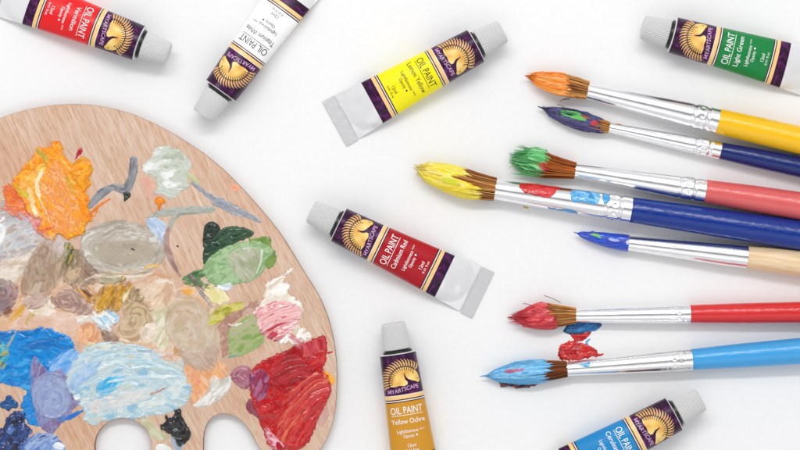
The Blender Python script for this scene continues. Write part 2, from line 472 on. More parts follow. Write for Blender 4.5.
dab('powder blue dab', ['aebfd6', 'c4d2e4', 'd6dfe9'], [(146,222),(153,217),(162,221),(167,228),(165,240),(161,249),(155,240),(150,231)], flow=L(-55), th=1, rag=.7)
dab('mauve brown curved streak', ['a88a82', 'bda096', '9a7a74'], path=[(168,228),(166,243),(171,260),(180,276)], widths=[3,8,6,2], th=.6, rag=.7, name='paint_smear')
# ---- orange
dab('reddish orange and pink dab', ['d98a86', 'e06a35', 'e8873a', 'cf7b7c'], [(3,189),(9,185),(18,192),(30,204),(34,214),(22,219),(8,213),(0,209),(6,202)], flow=L(-30), th=1.5, rag=1.6, ridge=.4)
dab('pink dab under the orange', ['d97f83', 'e29a90', 'c96a74'], [(27,213),(36,210),(50,222),(54,232),(42,236),(33,228)], flow=L(20), th=1.2, rag=1.2)
dab('thick bright orange dab', ['ef9412', 'f5a61c', 'ea850e', 'f6bc40', 'f29c1c'], [(12,186),(15,177),(24,166),(35,154),(39,147),(47,147),(54,141),(61,144),(63,152),(72,163),(80,173),(84,187),(88,198),(89,211),(93,219),(86,224),(84,233),(68,239),(59,234),(52,242),(44,236),(38,229),(42,220),(28,214),(22,200)], flow=L(-62), th=3.2, rag=1.6, ridge=.75, rw=2.2)
dab('pale yellow facet on the orange', ['f2c23f', 'f6d978', 'e8a838', 'f4b86a'], [(19,185),(30,173),(42,164),(48,170),(44,180),(34,190),(25,197)], flow=L(40), th=1.2, rag=.8, ridge=.5)
dab('greenish yellow streak on the orange', ['c9b63a', 'a9a648', 'd9c23a'], path=[(16,187),(24,194),(30,196)], widths=[4,6,4], th=.8, rag=.8)
dab('olive fleck on the orange', ['b5a23a', 'd8a838'], path=[(40,152),(46,158),(44,165)], widths=[5,7,4], th=.8, rag=1.2)
dab('peach stroke over the orange', ['ea9440', 'f0a858', 'e58f48', 'f3c080', 'e28a5c', 'f2a63a'], [(40,184),(48,170),(58,160),(64,170),(72,190),(80,210),(82,226),(68,234),(54,230),(46,216),(40,200)], flow=L(-62), th=1.2, rag=1.2, ridge=.85, rw=2.0)
dab('cream ridge on the orange', ['f6dcae', 'f8ebd2'], path=[(42,170),(37,184),(40,198),(47,214)], widths=[2.5,4,3.5,2], th=1.2, rag=1)
dab('cream fleck on the orange', ['f3d19a', 'f8e3c0'], path=[(30,190),(33,204),(38,216)], widths=[4,5,2], th=.8, rag=1.3)
dab('olive streak on the orange', ['b9a94a', 'd9a93a'], path=[(66,178),(72,188),(74,194)], widths=[3,6,3], th=.6, rag=1)
dab('magenta streak on the orange', ['cf3a4a', 'e06a6a'], path=[(37,232),(46,230),(56,226)], widths=[2.5,3.5,1.5], th=.8, rag=.6)
dab('golden orange petal dab', ['f2a010', 'f7b52a', 'e48c0c', 'd9a030'], [(71,172),(75,162),(83,157),(91,162),(93,172),(89,178),(92,184),(85,189),(76,182)], flow=L(30), th=2.0, rag=.9, ridge=.5)
dab('crimson drop', ['b5142f', 'cf2a44'], [(77,152),(81,148),(82,153),(78,157),(75,160)], th=1.5, rag=.4, wet=True, name='paint_drop')
dab('fine orange flick', ['ea8a20', 'd97a28'], path=[(88,216),(98,207),(110,199)], widths=[3,3,1.5], th=.8, rag=.7)
dab('orange spike', ['e8881a'], path=[(86,213),(94,216),(97,211)], widths=[4,2.5,1], th=.8, rag=.6)
dab('dark gold wedge', ['b09a48', '8c8a40', '2f4530', 'c9a860', '6d6a38'], [(64,244),(70,243),(75,252),(72,262),(67,268),(64,258)], flow=L(75), th=1.5, rag=.8)
# ---- big greige oval
dab('large greige oval swirl', ['aaa193', 'bdb5a8', 'c8c1b5', 'b2a89a', 'd9d5cd'], [(80,243),(86,232),(97,225),(116,220.5),(140,224),(152,231),(158,237),(165,248),(164,259),(157,267),(141,274),(123,275),(102,273),(90,266),(83,255)], flow=('ell',126,249,1.9,2), th=1.8, rag=.8, ridge=.5, rw=2.8, rim=.6)
dab('brown grey centre of the oval swirl', ['a99c8a', 'b6aa9a', 'bdae98'], [(96,250),(100,241),(116,238),(138,238),(152,244),(156,254),(146,263),(128,262),(112,264),(101,260)], flow=('ell',126,250,2.4,2), th=.7, rag=.8, ridge=.4, contrast=1.2)
dab('black speck', ['1c1c1c'], path=[(132,249),(134,250)], widths=[2,2], th=.8, rag=.2, name='paint_drop')
dab('dark speck on bare wood', ['3a2a24'], path=[(177,246),(178,246.5)], widths=[1.6,1.6], th=.6, rag=.1, name='paint_drop')
dab('soft ochre fleck', ['d9b070', 'e4c48e'], path=[(144,269),(152,266),(158,265)], widths=[3,6,3], th=.6, rag=1)
dab('cream ridge under the oval', ['e6ddcf', 'd9cbb8'], path=[(100,275),(118,277),(140,276),(152,273)], widths=[2,4,4,2], th=1.0, rag=1)
# ---- lower-left small things
dab('ochre wedge stroke', ['d39a2a', 'e0b04a', 'c48a20'], path=[(9,322),(18,313),(26,302)], widths=[3,9,2.5], th=.9, rag=.6, ridge=.3)
dab('olive gold stroke', ['bfa84a', 'd3bd6a', 'a9a060'], path=[(27,323),(33,313),(38.5,304)], widths=[4,5.5,4], th=.9, rag=.5)
dab('mauve rose swirl', ['a5857b', 'b69589', '96766e', 'c7aba0'], [(51,308),(53,294),(62,288.5),(74,289),(84,296),(93,308),(88,314),(74,313),(64,310),(58,308)], flow=('ell',69,302,1.3,-20), th=2, rag=.9, ridge=.5, rw=2.4, fac=1.1)
dab('small gold brown dab', ['c2872a', 'b0762a', 'd8a650', '7d4a22'], [(70,284),(78,288),(86,285),(94,290),(96,300),(89,303),(81,296)], flow=L(-35), th=1.5, rag=1.4)
dab('thick ochre dab', ['a8780c', 'c48e12', 'd6a62e', 'b88410', 'e6c25a'], [(96,296),(104,285),(111,282),(117,284),(123,275),(127,282),(132,284),(131,296),(125,304),(116,312),(106,310),(97,314),(94,304)], flow=L(62), th=2.6, rag=1.4, ridge=.8, rw=2.8, fac=1.1)
dab('white lemon flecks on the ochre', ['e9dfb0', 'f2ecd4', 'd6c070'], path=[(124,300),(129,291),(134,287)], widths=[3,5,3], th=1, rag=1.6)
dab('white chunk', ['f0ece4', 'ddd6cc'], [(75,318),(82,315),(90,316),(95,311),(98,318),(94,323),(80,324)], th=2, rag=1.3, lump=.8)
dab('pale blue and white chunk', ['eef1f0', 'b9d6e4', '8fc3dd', 'd9e4e8', 'f4f4f0'], [(93,312),(99,314),(104,311),(109,309),(118,314),(119,322),(112,326),(112,333),(101,329),(95,322)], flow=L(-40), th=2.2, rag=1.2, lump=.8, contrast=2.6)
dab('peach dab', ['e3aa80', 'ecbf98', 'd99a72'], [(78,326),(90,322),(98,329),(101,341),(88,346),(77,340)], flow=L(70), th=.8, rag=1.2)
dab('brown smear under the blue chunk', ['86695a', 'a08272', '705548'], [(101,331),(110,332),(120,338),(116,344),(106,342)], flow=L(-40), th=.8, rag=1.2, name='paint_smear')
dab('cream yellow smear', ['e8dfbe', 'ddd09a'], path=[(88,344),(100,346),(112,345)], widths=[3,5,3], th=.8, rag=1.2, name='paint_smear')
dab('beige shell shaped swirl', ['b79f80', 'c8b191', 'd4bf9f', 'b39674'], [(122,305),(134,297),(149,300),(158,311),(155,325),(144,335),(132,344),(121,341),(118,329),(124,318)], flow=('ell',134,322,.7,-35), th=1.6, rag=.8, ridge=.45, rw=3, fac=1)
dab('peach cream dab', ['cfae92', 'dcc0a4', 'e6d2bc', 'd3b79a'], [(143,288),(155,280),(169,280),(178,290),(173,304),(160,312),(148,308),(142,298)], flow=L(50), th=1.5, rag=1.2, ridge=.6)
dab('cream white ridge', ['f0e8dc', 'e2d2be'], path=[(157,282),(166,281),(174,285),(176,293)], widths=[3,4,3,2], th=1.2, rag=1)
dab('cream and sage smear', ['cfc39c', 'd9d0b4', 'c3c49c', 'e6e0cc'], [(150,313),(166,306),(176,298),(174,314),(168,330),(170,346),(161,352),(152,340),(156,326)], flow=L(60), th=1.2, rag=1, ridge=.5)
dab('gold bit', ['c08a1c', 'd6a43c'], [(174,349),(180,346),(185,350),(183,355),(176,355)], th=1.5, rag=.7)
# ---- green leaf group
dab('mid green tail stroke', ['55794a', '6c8f5e', '476a40'], [(181,279),(191,272),(203,269),(206,275),(200,279),(207,284),(217,285),(214,289),(199,287),(188,286)], flow=L(15), th=.8, rag=.8)
dab('olive green dab', ['748f48', '8aa45a', '5f7e40'], [(248,240),(258,237),(271,238),(272,246),(276,256),(275,264),(267,268),(258,258)], flow=L(30), th=.9, rag=1.2)
dab('dark bottle green leaf stroke', ['1f3d2a', '2c4e36', '3d5f44', '264631'], [(203,252),(207,243),(214,237),(222,229),(235,226),(248,229),(254,234),(243,240),(224,248),(210,257),(204,264)], flow=L(24), th=1.6, rag=.5, ridge=.35, wet=True)
dab('thick blackish green knob', ['16291d', '1f3a29', '2b4c36'], [(203,240),(205,226),(211,221.5),(218,225),(220,231),(214,238),(209,246),(204,248)], flow=L(70), th=3, rag=.4, ridge=.3, wet=True)
dab('pale green leaf shaped dab', ['8fb07c', '9fbd8e', 'b0c8a0', '84a872', 'a4c095'], [(203,273),(206,262),(220,250),(238,243),(256,241),(269,246),(273,252),(266,262),(262,273),(251,281),(229,286),(211,283)], flow=L(32), th=1.5, rag=.7, ridge=.4)
dab('greige strokes on the pale green', ['a5a98c', 'b8b6a0', 'c3c0ae', 'b0b598'], [(226,258),(235,250),(249,247),(262,250),(261,265),(255,276),(246,283),(238,277),(230,268)], flow=L(-72), th=.9, rag=.6, ridge=.6)
dab('white ridge on the pale green', ['e9eee4'], path=[(243,249),(249,248),(248,253)], widths=[1.5,2,1], th=1.2, rag=.3)
dab('white ridge line on the pale green', ['dfe6d8'], path=[(262,250),(261,262),(257,273)], widths=[1.8,1.5,1], th=1.0, rag=.3)
dab('broken cream dry brush marks', ['e2d3c2', 'efe6da', 'd2bba6'], [(22,299),(36,296),(50,300),(58,312),(48,318),(34,314)], flow=L(-20), th=.5, rag=2.4, ridge=.5)
dab('brown mauve patch', ['8d7264', 'a58a7a', '765c50'], [(84,262),(94,268),(100,280),(90,284),(80,276)], flow=L(-50), th=1, rag=1.4)
dab('pale peach knife mark', ['e8c6a8', 'd8ae8c', 'f0dcc8'], [(119,336),(134,342),(150,338),(156,348),(138,352),(122,348)], flow=L(12), th=1, rag=1.2)
dab('cream knife flick', ['eee4d6', 'd9c8b4'], [(140,330),(152,322),(160,330),(154,342),(144,344)], flow=L(55), th=1.3, rag=1)
dab('olive grey knife mark', ['a9a184', 'bcb498', '8f876c'], [(100,272),(118,275),(124,282),(112,284),(98,282)], flow=L(-12), th=.8, rag=1.4)
dab('rose grey knife mark', ['b99a8e', 'cbb2a6', 'a58478'], [(24,298),(40,292),(50,296),(44,306),(30,310)], flow=L(30), th=1, rag=1.2)
dab('white ridge of cream paint', ['f2ece2', 'e0d2c0'], path=[(86,280),(96,276),(112,278)], widths=[2,4,2], th=1.2, rag=1.2)
dab('brown olive knife mark', ['8a7442', 'a58e58', '6c5a34'], [(132,286),(140,290),(144,300),(134,302),(128,296)], flow=L(70), th=1.2, rag=1.3)
# ---- greige swirl and neighbours
dab('large beige swirl', ['b9a486', 'c6b196', 'cbb9a4', 'd5c6b2', 'bfa68a'], [(165,318),(168,308),(175,300),(182,294),(198,294),(208,303),(211,318),(219,330),(220,345),(214,358),(206,368),(192,366),(180,354),(168,335)], flow=('ell',186,330,.85,20), th=1.8, rag=.7, ridge=.42, rw=3.6, fac=.8, contrast=1.3)
dab('orange fleck over the beige swirl', ['e3a83e', 'eec06a'], [(182,288),(188,285),(196,291),(192,295),(184,294)], th=.8, rag=.8)
dab('tan orange edge', ['d6a878', 'e0b88c'], path=[(184,297),(196,298),(204,306)], widths=[3,5,3], th=.5, rag=1)
dab('pinkish beige stroke', ['bfa796', 'cdb8a8', 'b59c8a'], [(176,346),(190,352),(206,346),(218,340),(218,356),(212,370),(198,370),(184,362)], flow=L(-35), th=.9, rag=1, ridge=.4)
dab('grey violet streak', ['8f8898', 'a9a3a0', '6f5f58'], path=[(190,275),(198,286),(205,296),(212,306)], widths=[4,6,5,3], th=.9, rag=1, name='paint_smear')
dab('pale lemon dab', ['e2d79a', 'ece3bc', 'd3c878'], [(204,289),(214,285),(224,291),(229,301),(216,304),(209,299)], flow=L(-40), th=1, rag=1.2)
dab('white blue flecks', ['f0f2f2', 'cfdae2'], [(216,287),(223,284),(230,284),(231,289),(223,291)], th=1.5, rag=1.4, lump=.8)
dab('mauve brown smear', ['b08878', 'c09c8c', 'a87c6a', 'ccb0a0'], [(218,331),(221,321),(232,312),(247,303),(257,300),(256,308),(243,316),(231,326),(229,341),(227,357),(223,360),(221,344)], flow=L(48), th=.8, rag=1, ridge=.35, name='paint_smear')
dab('yellow olive stroke', ['b3a93a', 'c6bf4e', 'd6cf78', 'a89e38'], [(209,313),(222,306),(240,302),(244,308),(231,313),(221,321),(210,326)], flow=L(28), th=1.0, rag=.8, ridge=.35)
dab('sage green dab', ['94ab68', 'a5b47c', 'b3b58a', '88a65c'], [(228,345),(229,329),(245,318),(255,314),(259,324),(265,338),(258,348),(241,356),(230,355)], flow=L(28), th=1.0, rag=.9, ridge=.4)
dab('greige patch on the sage green', ['b5b192', 'c0ba9e'], [(230,332),(243,321),(254,316),(256,322),(243,332),(232,338)], flow=L(35), th=.5, rag=.6)
dab('teal fleck', ['5f9fa0', '7ab0a8'], path=[(230,357),(237,355)], widths=[3,3], th=.6, rag=.8)
dab('white fleck', ['f4f1ea'], path=[(229,324),(234,325),(241,323)], widths=[2,2.5,2], th=1.2, rag=1)
# ---- white / pink
dab('feathered white dab', ['e6dbcd', 'f1ebe2', 'f6f4f0', 'dccbb8'], [(264,297),(266,286),(276,279),(293,269),(281,282),(288,284),(289,294),(297,300),(303,306),(302,318),(297,324),(312,336),(304,343),(287,344),(276,341),(260,332),(257,320),(255,310)], flow=L(52), th=1.6, rag=1.8, ridge=.7)
dab('pink and white striped strokes', ['c23d50', 'efdcd8', 'd96a76', 'e9a3a8', 'f2e8e4', 'd04a5a', 'eab8b8'], [(255,313),(264,306),(279,301),(294,303),(302,311),(299,322),(288,333),(276,341),(262,334),(257,323)], flow=('arc',310,390), th=1.4, rag=1.0, ridge=.8, rw=2.6, contrast=2.6, fac=.25, mix=.35)
# ---- red
dab('crimson tail over the white', ['b81e3a', 'd9a0a8', 'c8485a'], path=[(288,332),(296,340),(305,348)], widths=[5,8,9], th=1, rag=1.6)
dab('mauve pink swirl', ['a8687a', 'bd8c98', '8e4a5c', 'cfa8ae'], [(231,374),(236,368),(246,366),(252,372),(253,382),(246,389),(238,386),(232,380)], flow=('ell',242,377,1,0), th=1.8, rag=.7, ridge=.7, rw=1.7, contrast=2.5)
dab('maroon smear', ['8e4656', 'a5606c'], [(246,405),(251,398),(258,407),(263,420),(256,417),(248,411)], flow=L(-55), th=.9, rag=.7)
dab('orange bit at the edge of the red', ['f0a01e', 'f4b64a'], [(324,371),(332,375),(334,382),(328,386)], th=1.2, rag=.7)
dab('large deep red dab', ['a00c16', 'b8121a', 'c41a1e', 'ac1018', 'd03030'], [(250,374),(260,363),(278,354),(298,345),(306,341),(315,338),(325,336.5),(327,350),(325,362),(323,371),(329,378),(331,391),(327,402),(318,419),(313,434),(306,445),(296,450),(280,450),(269,447),(263,431),(257,413),(251,397)], flow=L(58), th=2.6, rag=1.0, ridge=.5, fac=.5, rw=4, wet=True)
dab('violet streaked patch on the red', ['7d3f66', '9a4a6e', '8e2f4a', '6b3560', 'b06a8a'], [(250,375),(260,369),(268,374),(269,390),(262,400),(255,400),(250,389)], flow=L(75), th=.9, rag=1.2, ridge=.4)
dab('rose red square stroke', ['b3202e', 'c4404a', 'd06068'], [(301,346),(313,340),(325,338),(326,350),(316,354),(304,358)], flow=L(-75), th=.9, rag=.5, ridge=.5)
dab('crimson arched stroke', ['a01422', 'b42632', 'c23c44', '980f1e'], [(270,376),(275,364),(288,355),(302,358),(310,371),(309,383),(295,383),(279,384)], flow=('arc',300,400), th=1.2, rag=.6, ridge=.9, rw=2.4, fac=.2)
dab('red stroke with orange streaks', ['b8141c', 'cc2a2e', 'd6403a', 'c01c24', 'dc5a48', 'b2121a', 'd44a40', 'e0805a', 'c42228'], [(280,443),(277,428),(280,412),(284,397),(298,385),(317,372),(330,383),(330,394),(319,414),(308,436),(297,446)], flow=('arc',352,458), th=1.6, rag=.6, ridge=1.2, rw=3.4, contrast=1.9, fac=.12, mix=.4, wet=True)
dab('pink white streaks', ['e9bcc8', 'c23a58', 'f0dde2', 'a81830'], [(265,427),(272,432),(284,446),(277,450),(269,446)], flow=L(-45), th=1, rag=1, ridge=.5, contrast=2.6)
dab('tiny red drip', ['b51018'], path=[(328,353),(332,352)], widths=[2,1.5], th=.8, rag=.2, name='paint_drop')
# ---- white petals, black, bottom
dab('white petal shaped stroke', ['d9d5ce', 'e9e7e2', 'c8c3ba'], [(193,406),(202,398),(211,391),(218,384),(230,376),(231,384),(225,395),(214,403),(202,407)], flow=L(38), th=1.6, rag=.6, ridge=.5, rw=1.7)
dab('short white petal stroke', ['d0ccc3', 'e4e1db'], [(209,382),(213,375.5),(219,378),(220,384),(215,391),(211,392)], flow=L(75), th=1.4, rag=.5, ridge=.4, rw=1.7)
dab('pink fleck on the peach', ['dc7488', 'e79aa0'], path=[(192,375),(198,383)], widths=[4,5], th=.6, rag=.8)
# ---- blue family
dab('large bright blue dab', ['0a74ba', '0e88d0', '1894da', '0a7cc4', '44a8e0'], [(-6,336),(10,331),(32,330),(39,327),(45,329),(52,327),(56,332),(64,334),(71,338),(75,348),(76,356),(66,366),(60,380),(66,400),(58,420),(38,426),(27,421),(21,406),(26,391),(14,387),(0,383),(-6,383)], flow=L(8), th=1.3, rag=1.2, ridge=.4, wet=True)
dab('light blue haze stroke', ['5a9fe0', '8fbce8', 'b9d3ee'], [(50,362),(64,352),(74,349),(82,356),(78,368),(64,376),(52,374)], flow=L(40), th=.7, rag=1.8, ridge=.4)
dab('teal and gold dab', ['3aa8b4', '7fc4c0', 'b9a848', '1f5f52', '6fb9c4'], [(-6,341),(5,343),(9,353),(6,365),(0,370),(-6,370)], flow=L(60), th=2, rag=1, ridge=.6, contrast=2.6)
dab('gold tick', ['b3a258', 'cbb870'], path=[(8,346),(12,339),(16,333)], widths=[3,3,2], th=.8, rag=.5)
dab('purple petals around the lavender disc', ['80719c', '8f88b0', '9c98ba', '826e94'], [(30,375),(34,356),(45,368),(51,372),(61,369),(67,378),(72,392),(81,400),(71,413),(61,424),(51,434),(40,426),(35,412),(31,394)], flow=L(60), th=.9, rag=.6, ridge=.3)
dab('lavender round swirl', ['8595be', '96a5c8', 'a5b2d0', '8e9dc4', 'b2bcd6'], [(32,396),(34,383),(42,374),(54,372),(65,378),(71,391),(71,404),(66,414),(55,419),(43,416),(35,408)], flow=('ell',53,400,.88,0), th=1.6, rag=.4, ridge=.38, rw=2.4, rim=.7, contrast=1.4)
dab('blue feather stroke', ['1f74c8', '4a94d8'], path=[(60,420),(70,417),(82,411)], widths=[5,5,1.5], th=.8, rag=1)
dab('wide pale ice blue dab', ['98bfd2', 'bad0d8', 'cdd8d8', 'aac9d6', 'dde2de', 'a6c6d4', 'c9cfc6'], [(66,384),(70,366),(80,353),(94,344),(114,342),(139,345),(154,351),(170,361),(184,362),(183,372),(190,382),(191,396),(181,408),(164,414),(144,417),(127,421),(105,421),(93,425),(84,420),(84,410),(76,402)], flow=('arc',132,500), th=1.8, rag=1.2, ridge=.8, rw=3.4, fac=.5)
dab('periwinkle patch', ['94b4d8', 'a9c4e0', 'bcd0e4'], [(67,384),(75,371),(89,362),(101,360),(98,371),(86,382),(76,392)], flow=L(35), th=.6, rag=1, ridge=.4)
dab('bright cyan patch', ['36aede', '5cbfe4', '8fd2ea'], [(96,390),(101,381),(114,376),(126,377),(119,387),(109,393),(99,394)], flow=L(28), th=.7, rag=1, ridge=.4)
dab('pinkish white smear on the ice blue', ['d6cdc6', 'e2dcd6', 'c9d3d6'], [(88,404),(110,395),(140,390),(152,388),(150,397),(134,404),(110,410),(92,412)], flow=L(14), th=.8, rag=1, ridge=.7)
dab('creamy white stroke', ['ccd8d6', 'e0e4de', 'b4d0da'], path=[(140,406),(158,401),(172,393),(183,381)], widths=[5,10,12,9], th=1.0, rag=.9, ridge=.6)
dab('pale blue arched ridge', ['d6e2e4', 'b0d0dc'], path=[(98,369),(118,362),(142,361),(168,369)], widths=[3,5,5,2], th=1, rag=.8, ridge=.4)
dab('white blue ridge', ['e2e8e8', 'b8d2dc'], path=[(108,382),(132,378),(158,377),(178,376)], widths=[2,4,4,2], th=1, rag=.8, ridge=.4)
dab('rusty fleck on the ice blue', ['a8806c', 'c4a292'], path=[(152,394),(160,391),(167,387)], widths=[3,2,1.5], th=.5, rag=.5)
dab('olive cream petal', ['beb896', 'd3cfb6', 'cac6a4'], [(141,421),(148,419),(158,428),(169,437),(160,441),(148,434)], flow=L(-45), th=1.1, rag=.5, ridge=.3)
dab('grey smear under the black', ['a3adb8', 'b9c0c6'], [(171,436),(178,438),(184,446),(178,451),(172,446)], flow=L(-60), th=.6, rag=.8)
dab('lumpy black dab', ['131315', '1e1e21', '2a2a2d'], [(160,426),(165,421),(166,416),(171,418),(174,416),(175,410),(181,410),(184,421),(190,430),(189,438),(181,446),(177,445),(173,437),(164,431)], flow=L(60), th=3, rag=1, ridge=.7, lump=.7, wet=True)
dab('white bit at the thumb hole', ['dcdcd8', 'eeeeea'], [(156,446),(164,444),(172,450),(168,456),(158,456)], flow=L(-20), th=1, rag=.7)
dab('dark teal blue clover', ['124a80', '1c5c94'], [(5,400),(6,396),(11,395),(13,399),(18,403),(17,408),(12,408),(9,412),(5,409),(1,408),(0,403)], th=1.2, rag=.4, wet=True)
dab('thick glossy navy dab', ['0b1638', '12285c', '1e4a8e', '0c1e48', '5a7cb8'], [(-6,434),(3,427),(7,418),(15,411),(25,413),(25,423),(33,431),(28,437),(23,449),(10,452),(-6,452)], flow=L(55), th=3.2, rag=.8, ridge=.8, lump=.7, wet=True)
dab('periwinkle smear', ['5c7cb8', '86a0cc', 'a6bada', '405e98'], [(24,442),(36,434),(50,434),(62,442),(66,456),(24,456)], flow=L(35), th=1.2, rag=1.2, ridge=.5)
dab('pale blue fleck', ['cfd9ee', 'eef1f6'], [(52,446),(58,442),(64,446),(60,451)], th=1, rag=.8)
dab('white fleck beside the lavender', ['f0f2f4'], [(74,396),(79,394),(80,398),(76,401)], th=1.5, rag=.5)

# ------------------------------------------------------------------ paint lying on the table
def table_paint(label, parts, org):
    root = None
    Ft = Field(org[0]-60, org[1]-60, org[0]+60, org[1]+60, .4)
    o0 = P(*org)
    tf = lambda x, y, z: np.stack([(x-400)*S-o0.x, (225-y)*S-o0.y, z*S], 1)
    for n, (cols, kw) in enumerate(parts):
        X, Y, d, Z, rgb = dab_arrays(Ft, cols=cols, **kw)
        me = dab_mesh('paint_blob', X, Y, Z, d > -.8, rgb, tf)
        if root is None:
            root = link('paint_blob', me, M_wet); root.location = o0
            tag(root, label, 'paint blob', 'paint spilt between the red and pale blue brushes')
        else:
            o = link('paint_streak', me, M_wet, root)
table_paint('blue flake of paint with a dark edge, against the red brush ferrule', [
    (['115c98', '1670ae', '2084c2', '126aa4'], dict(pts=[(564,330),(573,322),(601,323),(597,330),(589,332),(575,333.5),(566,333)], flow=L(8), th=2.2, rag=.4, ridge=.3)),
    (['22284a', '3a2a48'], dict(path=[(565,331.5),(574,334),(584,333)], widths=[2.5,3,1.5], th=.8, rag=.5))], (580,328))
table_paint('small red drop of paint just below the blue flake', [
    (['b3121a', 'd02228', 'e05048'], dict(pts=[(571,334),(580,334),(591,331.5),(587,338),(578,342),(573,339)], flow=L(-20), th=1.6, rag=.5, ridge=.4))], (580,337))
table_paint('lumpy red blob of paint on the table touching the pale blue brush', [
    (['b8121a', 'd01a20', 'e23a34', 'c4161c'], dict(pts=[(558,354),(561,345),(570,341),(581,343),(590,346),(597,352),(595,356),(588,358),(581,359),(566,361),(560,358)], flow=L(25), th=1.5, rag=1.0, ridge=.25, lump=.5, fac=1.3)),
    (['e9b5ac', 'd96a60'], dict(path=[(563,349),(565,356),(570,359)], widths=[2,3,2], th=.6, rag=1)),
    (['6d0f1c', '8a1420'], dict(path=[(559,355),(562,350)], widths=[2.5,2], th=.7, rag=.5)),
    (['e8a098', 'd24a44'], dict(path=[(580,346),(577,352),(580,357)], widths=[1.5,2,1.5], th=.5, rag=.8)),
    (['c41a22', 'e0584e'], dict(path=[(590,353),(597,355),(603,354)], widths=[4,3,1], th=.4, rag=1.2))], (577,351))
table_paint('tiny pale blue curl of paint by the red blob', [
    (['3f97c8', '66b2da'], dict(path=[(590,339),(586.5,342),(588,346)], widths=[1.2,2,1.2], th=.7, rag=.3))], (588,342))
table_paint('tiny yellow speck of paint under the big blue brush', [
    (['d8c030', 'c8a828'], dict(path=[(524,207),(528,208)], widths=[1.6,1.8], th=.6, rag=.3))], (526,207))

# ------------------------------------------------------------------ lofts
def loft(name, X, Yc, Zc, Ry, Rz, nseg=48, rfun=None, cap0=True, cap1=True, cols=None, sharp=40):
    """rings along local x; all in px, turned to metres"""
    n = len(X); th = np.linspace(0, 2*math.pi, nseg, endpoint=False)
    T, XX = np.meshgrid(th, np.array(X, float))
    Ry = np.broadcast_to(np.array(Ry, float).reshape(-1, 1), T.shape); Rz = np.broadcast_to(np.array(Rz, float).reshape(-1, 1), T.shape)
    m = rfun(XX, T) if rfun else 0
    Yv = np.array(Yc, float).reshape(-1, 1) + (Ry+m)*np.cos(T)
    Zv = np.array(Zc, float).reshape(-1, 1) + (Rz+m)*np.sin(T)
    V = np.stack([XX, Yv, Zv], -1).reshape(-1, 3)
    f = []
    for i in range(n-1):
        for j in range(nseg):
            a = i*nseg+j; b = i*nseg+(j+1) % nseg
            f.append((a, a+nseg, b+nseg, b))
    if cap0: f.append(tuple(range(nseg)))
    if cap1: f.append(tuple(reversed(range((n-1)*nseg, n*nseg))))
    return mesh_np(name, V*S, f, sharp=sharp)

# ------------------------------------------------------------------ tubes
TL = 160.0
_w = [(0,25.1),(13.5,24.9),(43,23.0),(80,21.3),(120,19.4),(150,18.4),(160,18.0)]
def tw(t): return np.interp(t, [a for a, _ in _w], [b for _, b in _w])
def tht(t):
    t = np.asarray(t, float)
    full = np.sqrt(np.maximum(2*18.0**2 - tw(t)**2, 4))
    wedge = np.where(t < 14.0, .4, .9 + np.clip(t-14.0, 0, None)*.30)
    k = 2.0
    return -k*np.log(np.exp(-full/k)+np.exp(-wedge/k))*1.0 if False else 1/(1/full**4+1/wedge**4)**.25
def surf(a, t, off):
    w = tw(t)+off; h = tht(t)
    q = np.sqrt(np.clip(1-(a/w)**2, 0, 1))
    return h + (h+off)*q

def text_flat(body, height, width=None, bold=False):
    """text outline as (verts2d, faces), centred, cap height = height, width fitted"""
    cu = bpy.data.curves.new('txt', 'FONT'); cu.body = body; cu.size = 1; cu.resolution_u = 3
    if bold: cu.offset = .012
    ob = bpy.data.objects.new('txt', cu); COL.objects.link(ob)
    dg = bpy.context.evaluated_depsgraph_get(); dg.update()
    me = bpy.data.meshes.new_from_object(ob.evaluated_get(dg))
    v = np.array([x.co[:2] for x in me.vertices]); f = [tuple(p.vertices) for p in me.polygons]
    bpy.data.objects.remove(ob); bpy.data.curves.remove(cu); bpy.data.meshes.remove(me)
    v = v - [(v[:, 0].min()+v[:, 0].max())/2, 0]
    sy = height/.70
    sx = width/(v[:, 0].max()-v[:, 0].min()) if width else sy
    return v*[sx, sy] - [0, height/2], f

def wrap_mesh(name, pieces, off, maxe=2.0):
    """pieces: (verts2d (a,t), faces, material index, extra offset) laid on the tube's upper surface"""
    bm = bmesh.new(); extra = bm.verts.layers.float.new('e')
    for v, fs, mi, eo in pieces:
        vs = [bm.verts.new((x, y, 0)) for x, y in v]
        for q in vs: q[extra] = eo
        for fc in fs:
            try: F_ = bm.faces.new([vs[i] for i in fc]); F_.material_index = mi
            except ValueError: pass
    bmesh.ops.triangulate(bm, faces=bm.faces[:])
    for _ in range(5):
        es = [e for e in bm.edges if e.calc_length() > maxe]
        if not es: break
        bmesh.ops.subdivide_edges(bm, edges=es, cuts=1)
        bmesh.ops.triangulate(bm, faces=[f for f in bm.faces if len(f.verts) > 3])
    bm.normal_update()
    for v in bm.verts:
        a, t = v.co.x, v.co.y
        v.co = Vector((t-TL, -a, float(surf(a, t, off+v[extra]))))*S
    bm.faces.ensure_lookup_table()
    bmesh.ops.recalc_face_normals(bm, faces=bm.faces[:])
    me = bpy.data.meshes.new(name); bm.to_mesh(me); bm.free()
    for p in me.polygons: p.use_smooth = True
    return me

def poly_piece(pts, mi=0, eo=0): return (pts, [tuple(range(len(pts)))], mi, eo)
def strip_piece(pl, wd, mi=0, eo=0):
    n = len(pl); v = []
    for i, (x, y) in enumerate(pl):
        x0, y0 = pl[max(i-1, 0)]; x1, y1 = pl[min(i+1, n-1)]
        dx, dy = x1-x0, y1-y0; l = math.hypot(dx, dy) or 1
        w = (wd[i] if isinstance(wd, (list, tuple)) else wd)/2
        v += [(x-dy/l*w, y+dx/l*w), (x+dy/l*w, y-dx/l*w)]
    return (v, [(2*i, 2*i+1, 2*i+3, 2*i+2) for i in range(n-1)], mi, eo)

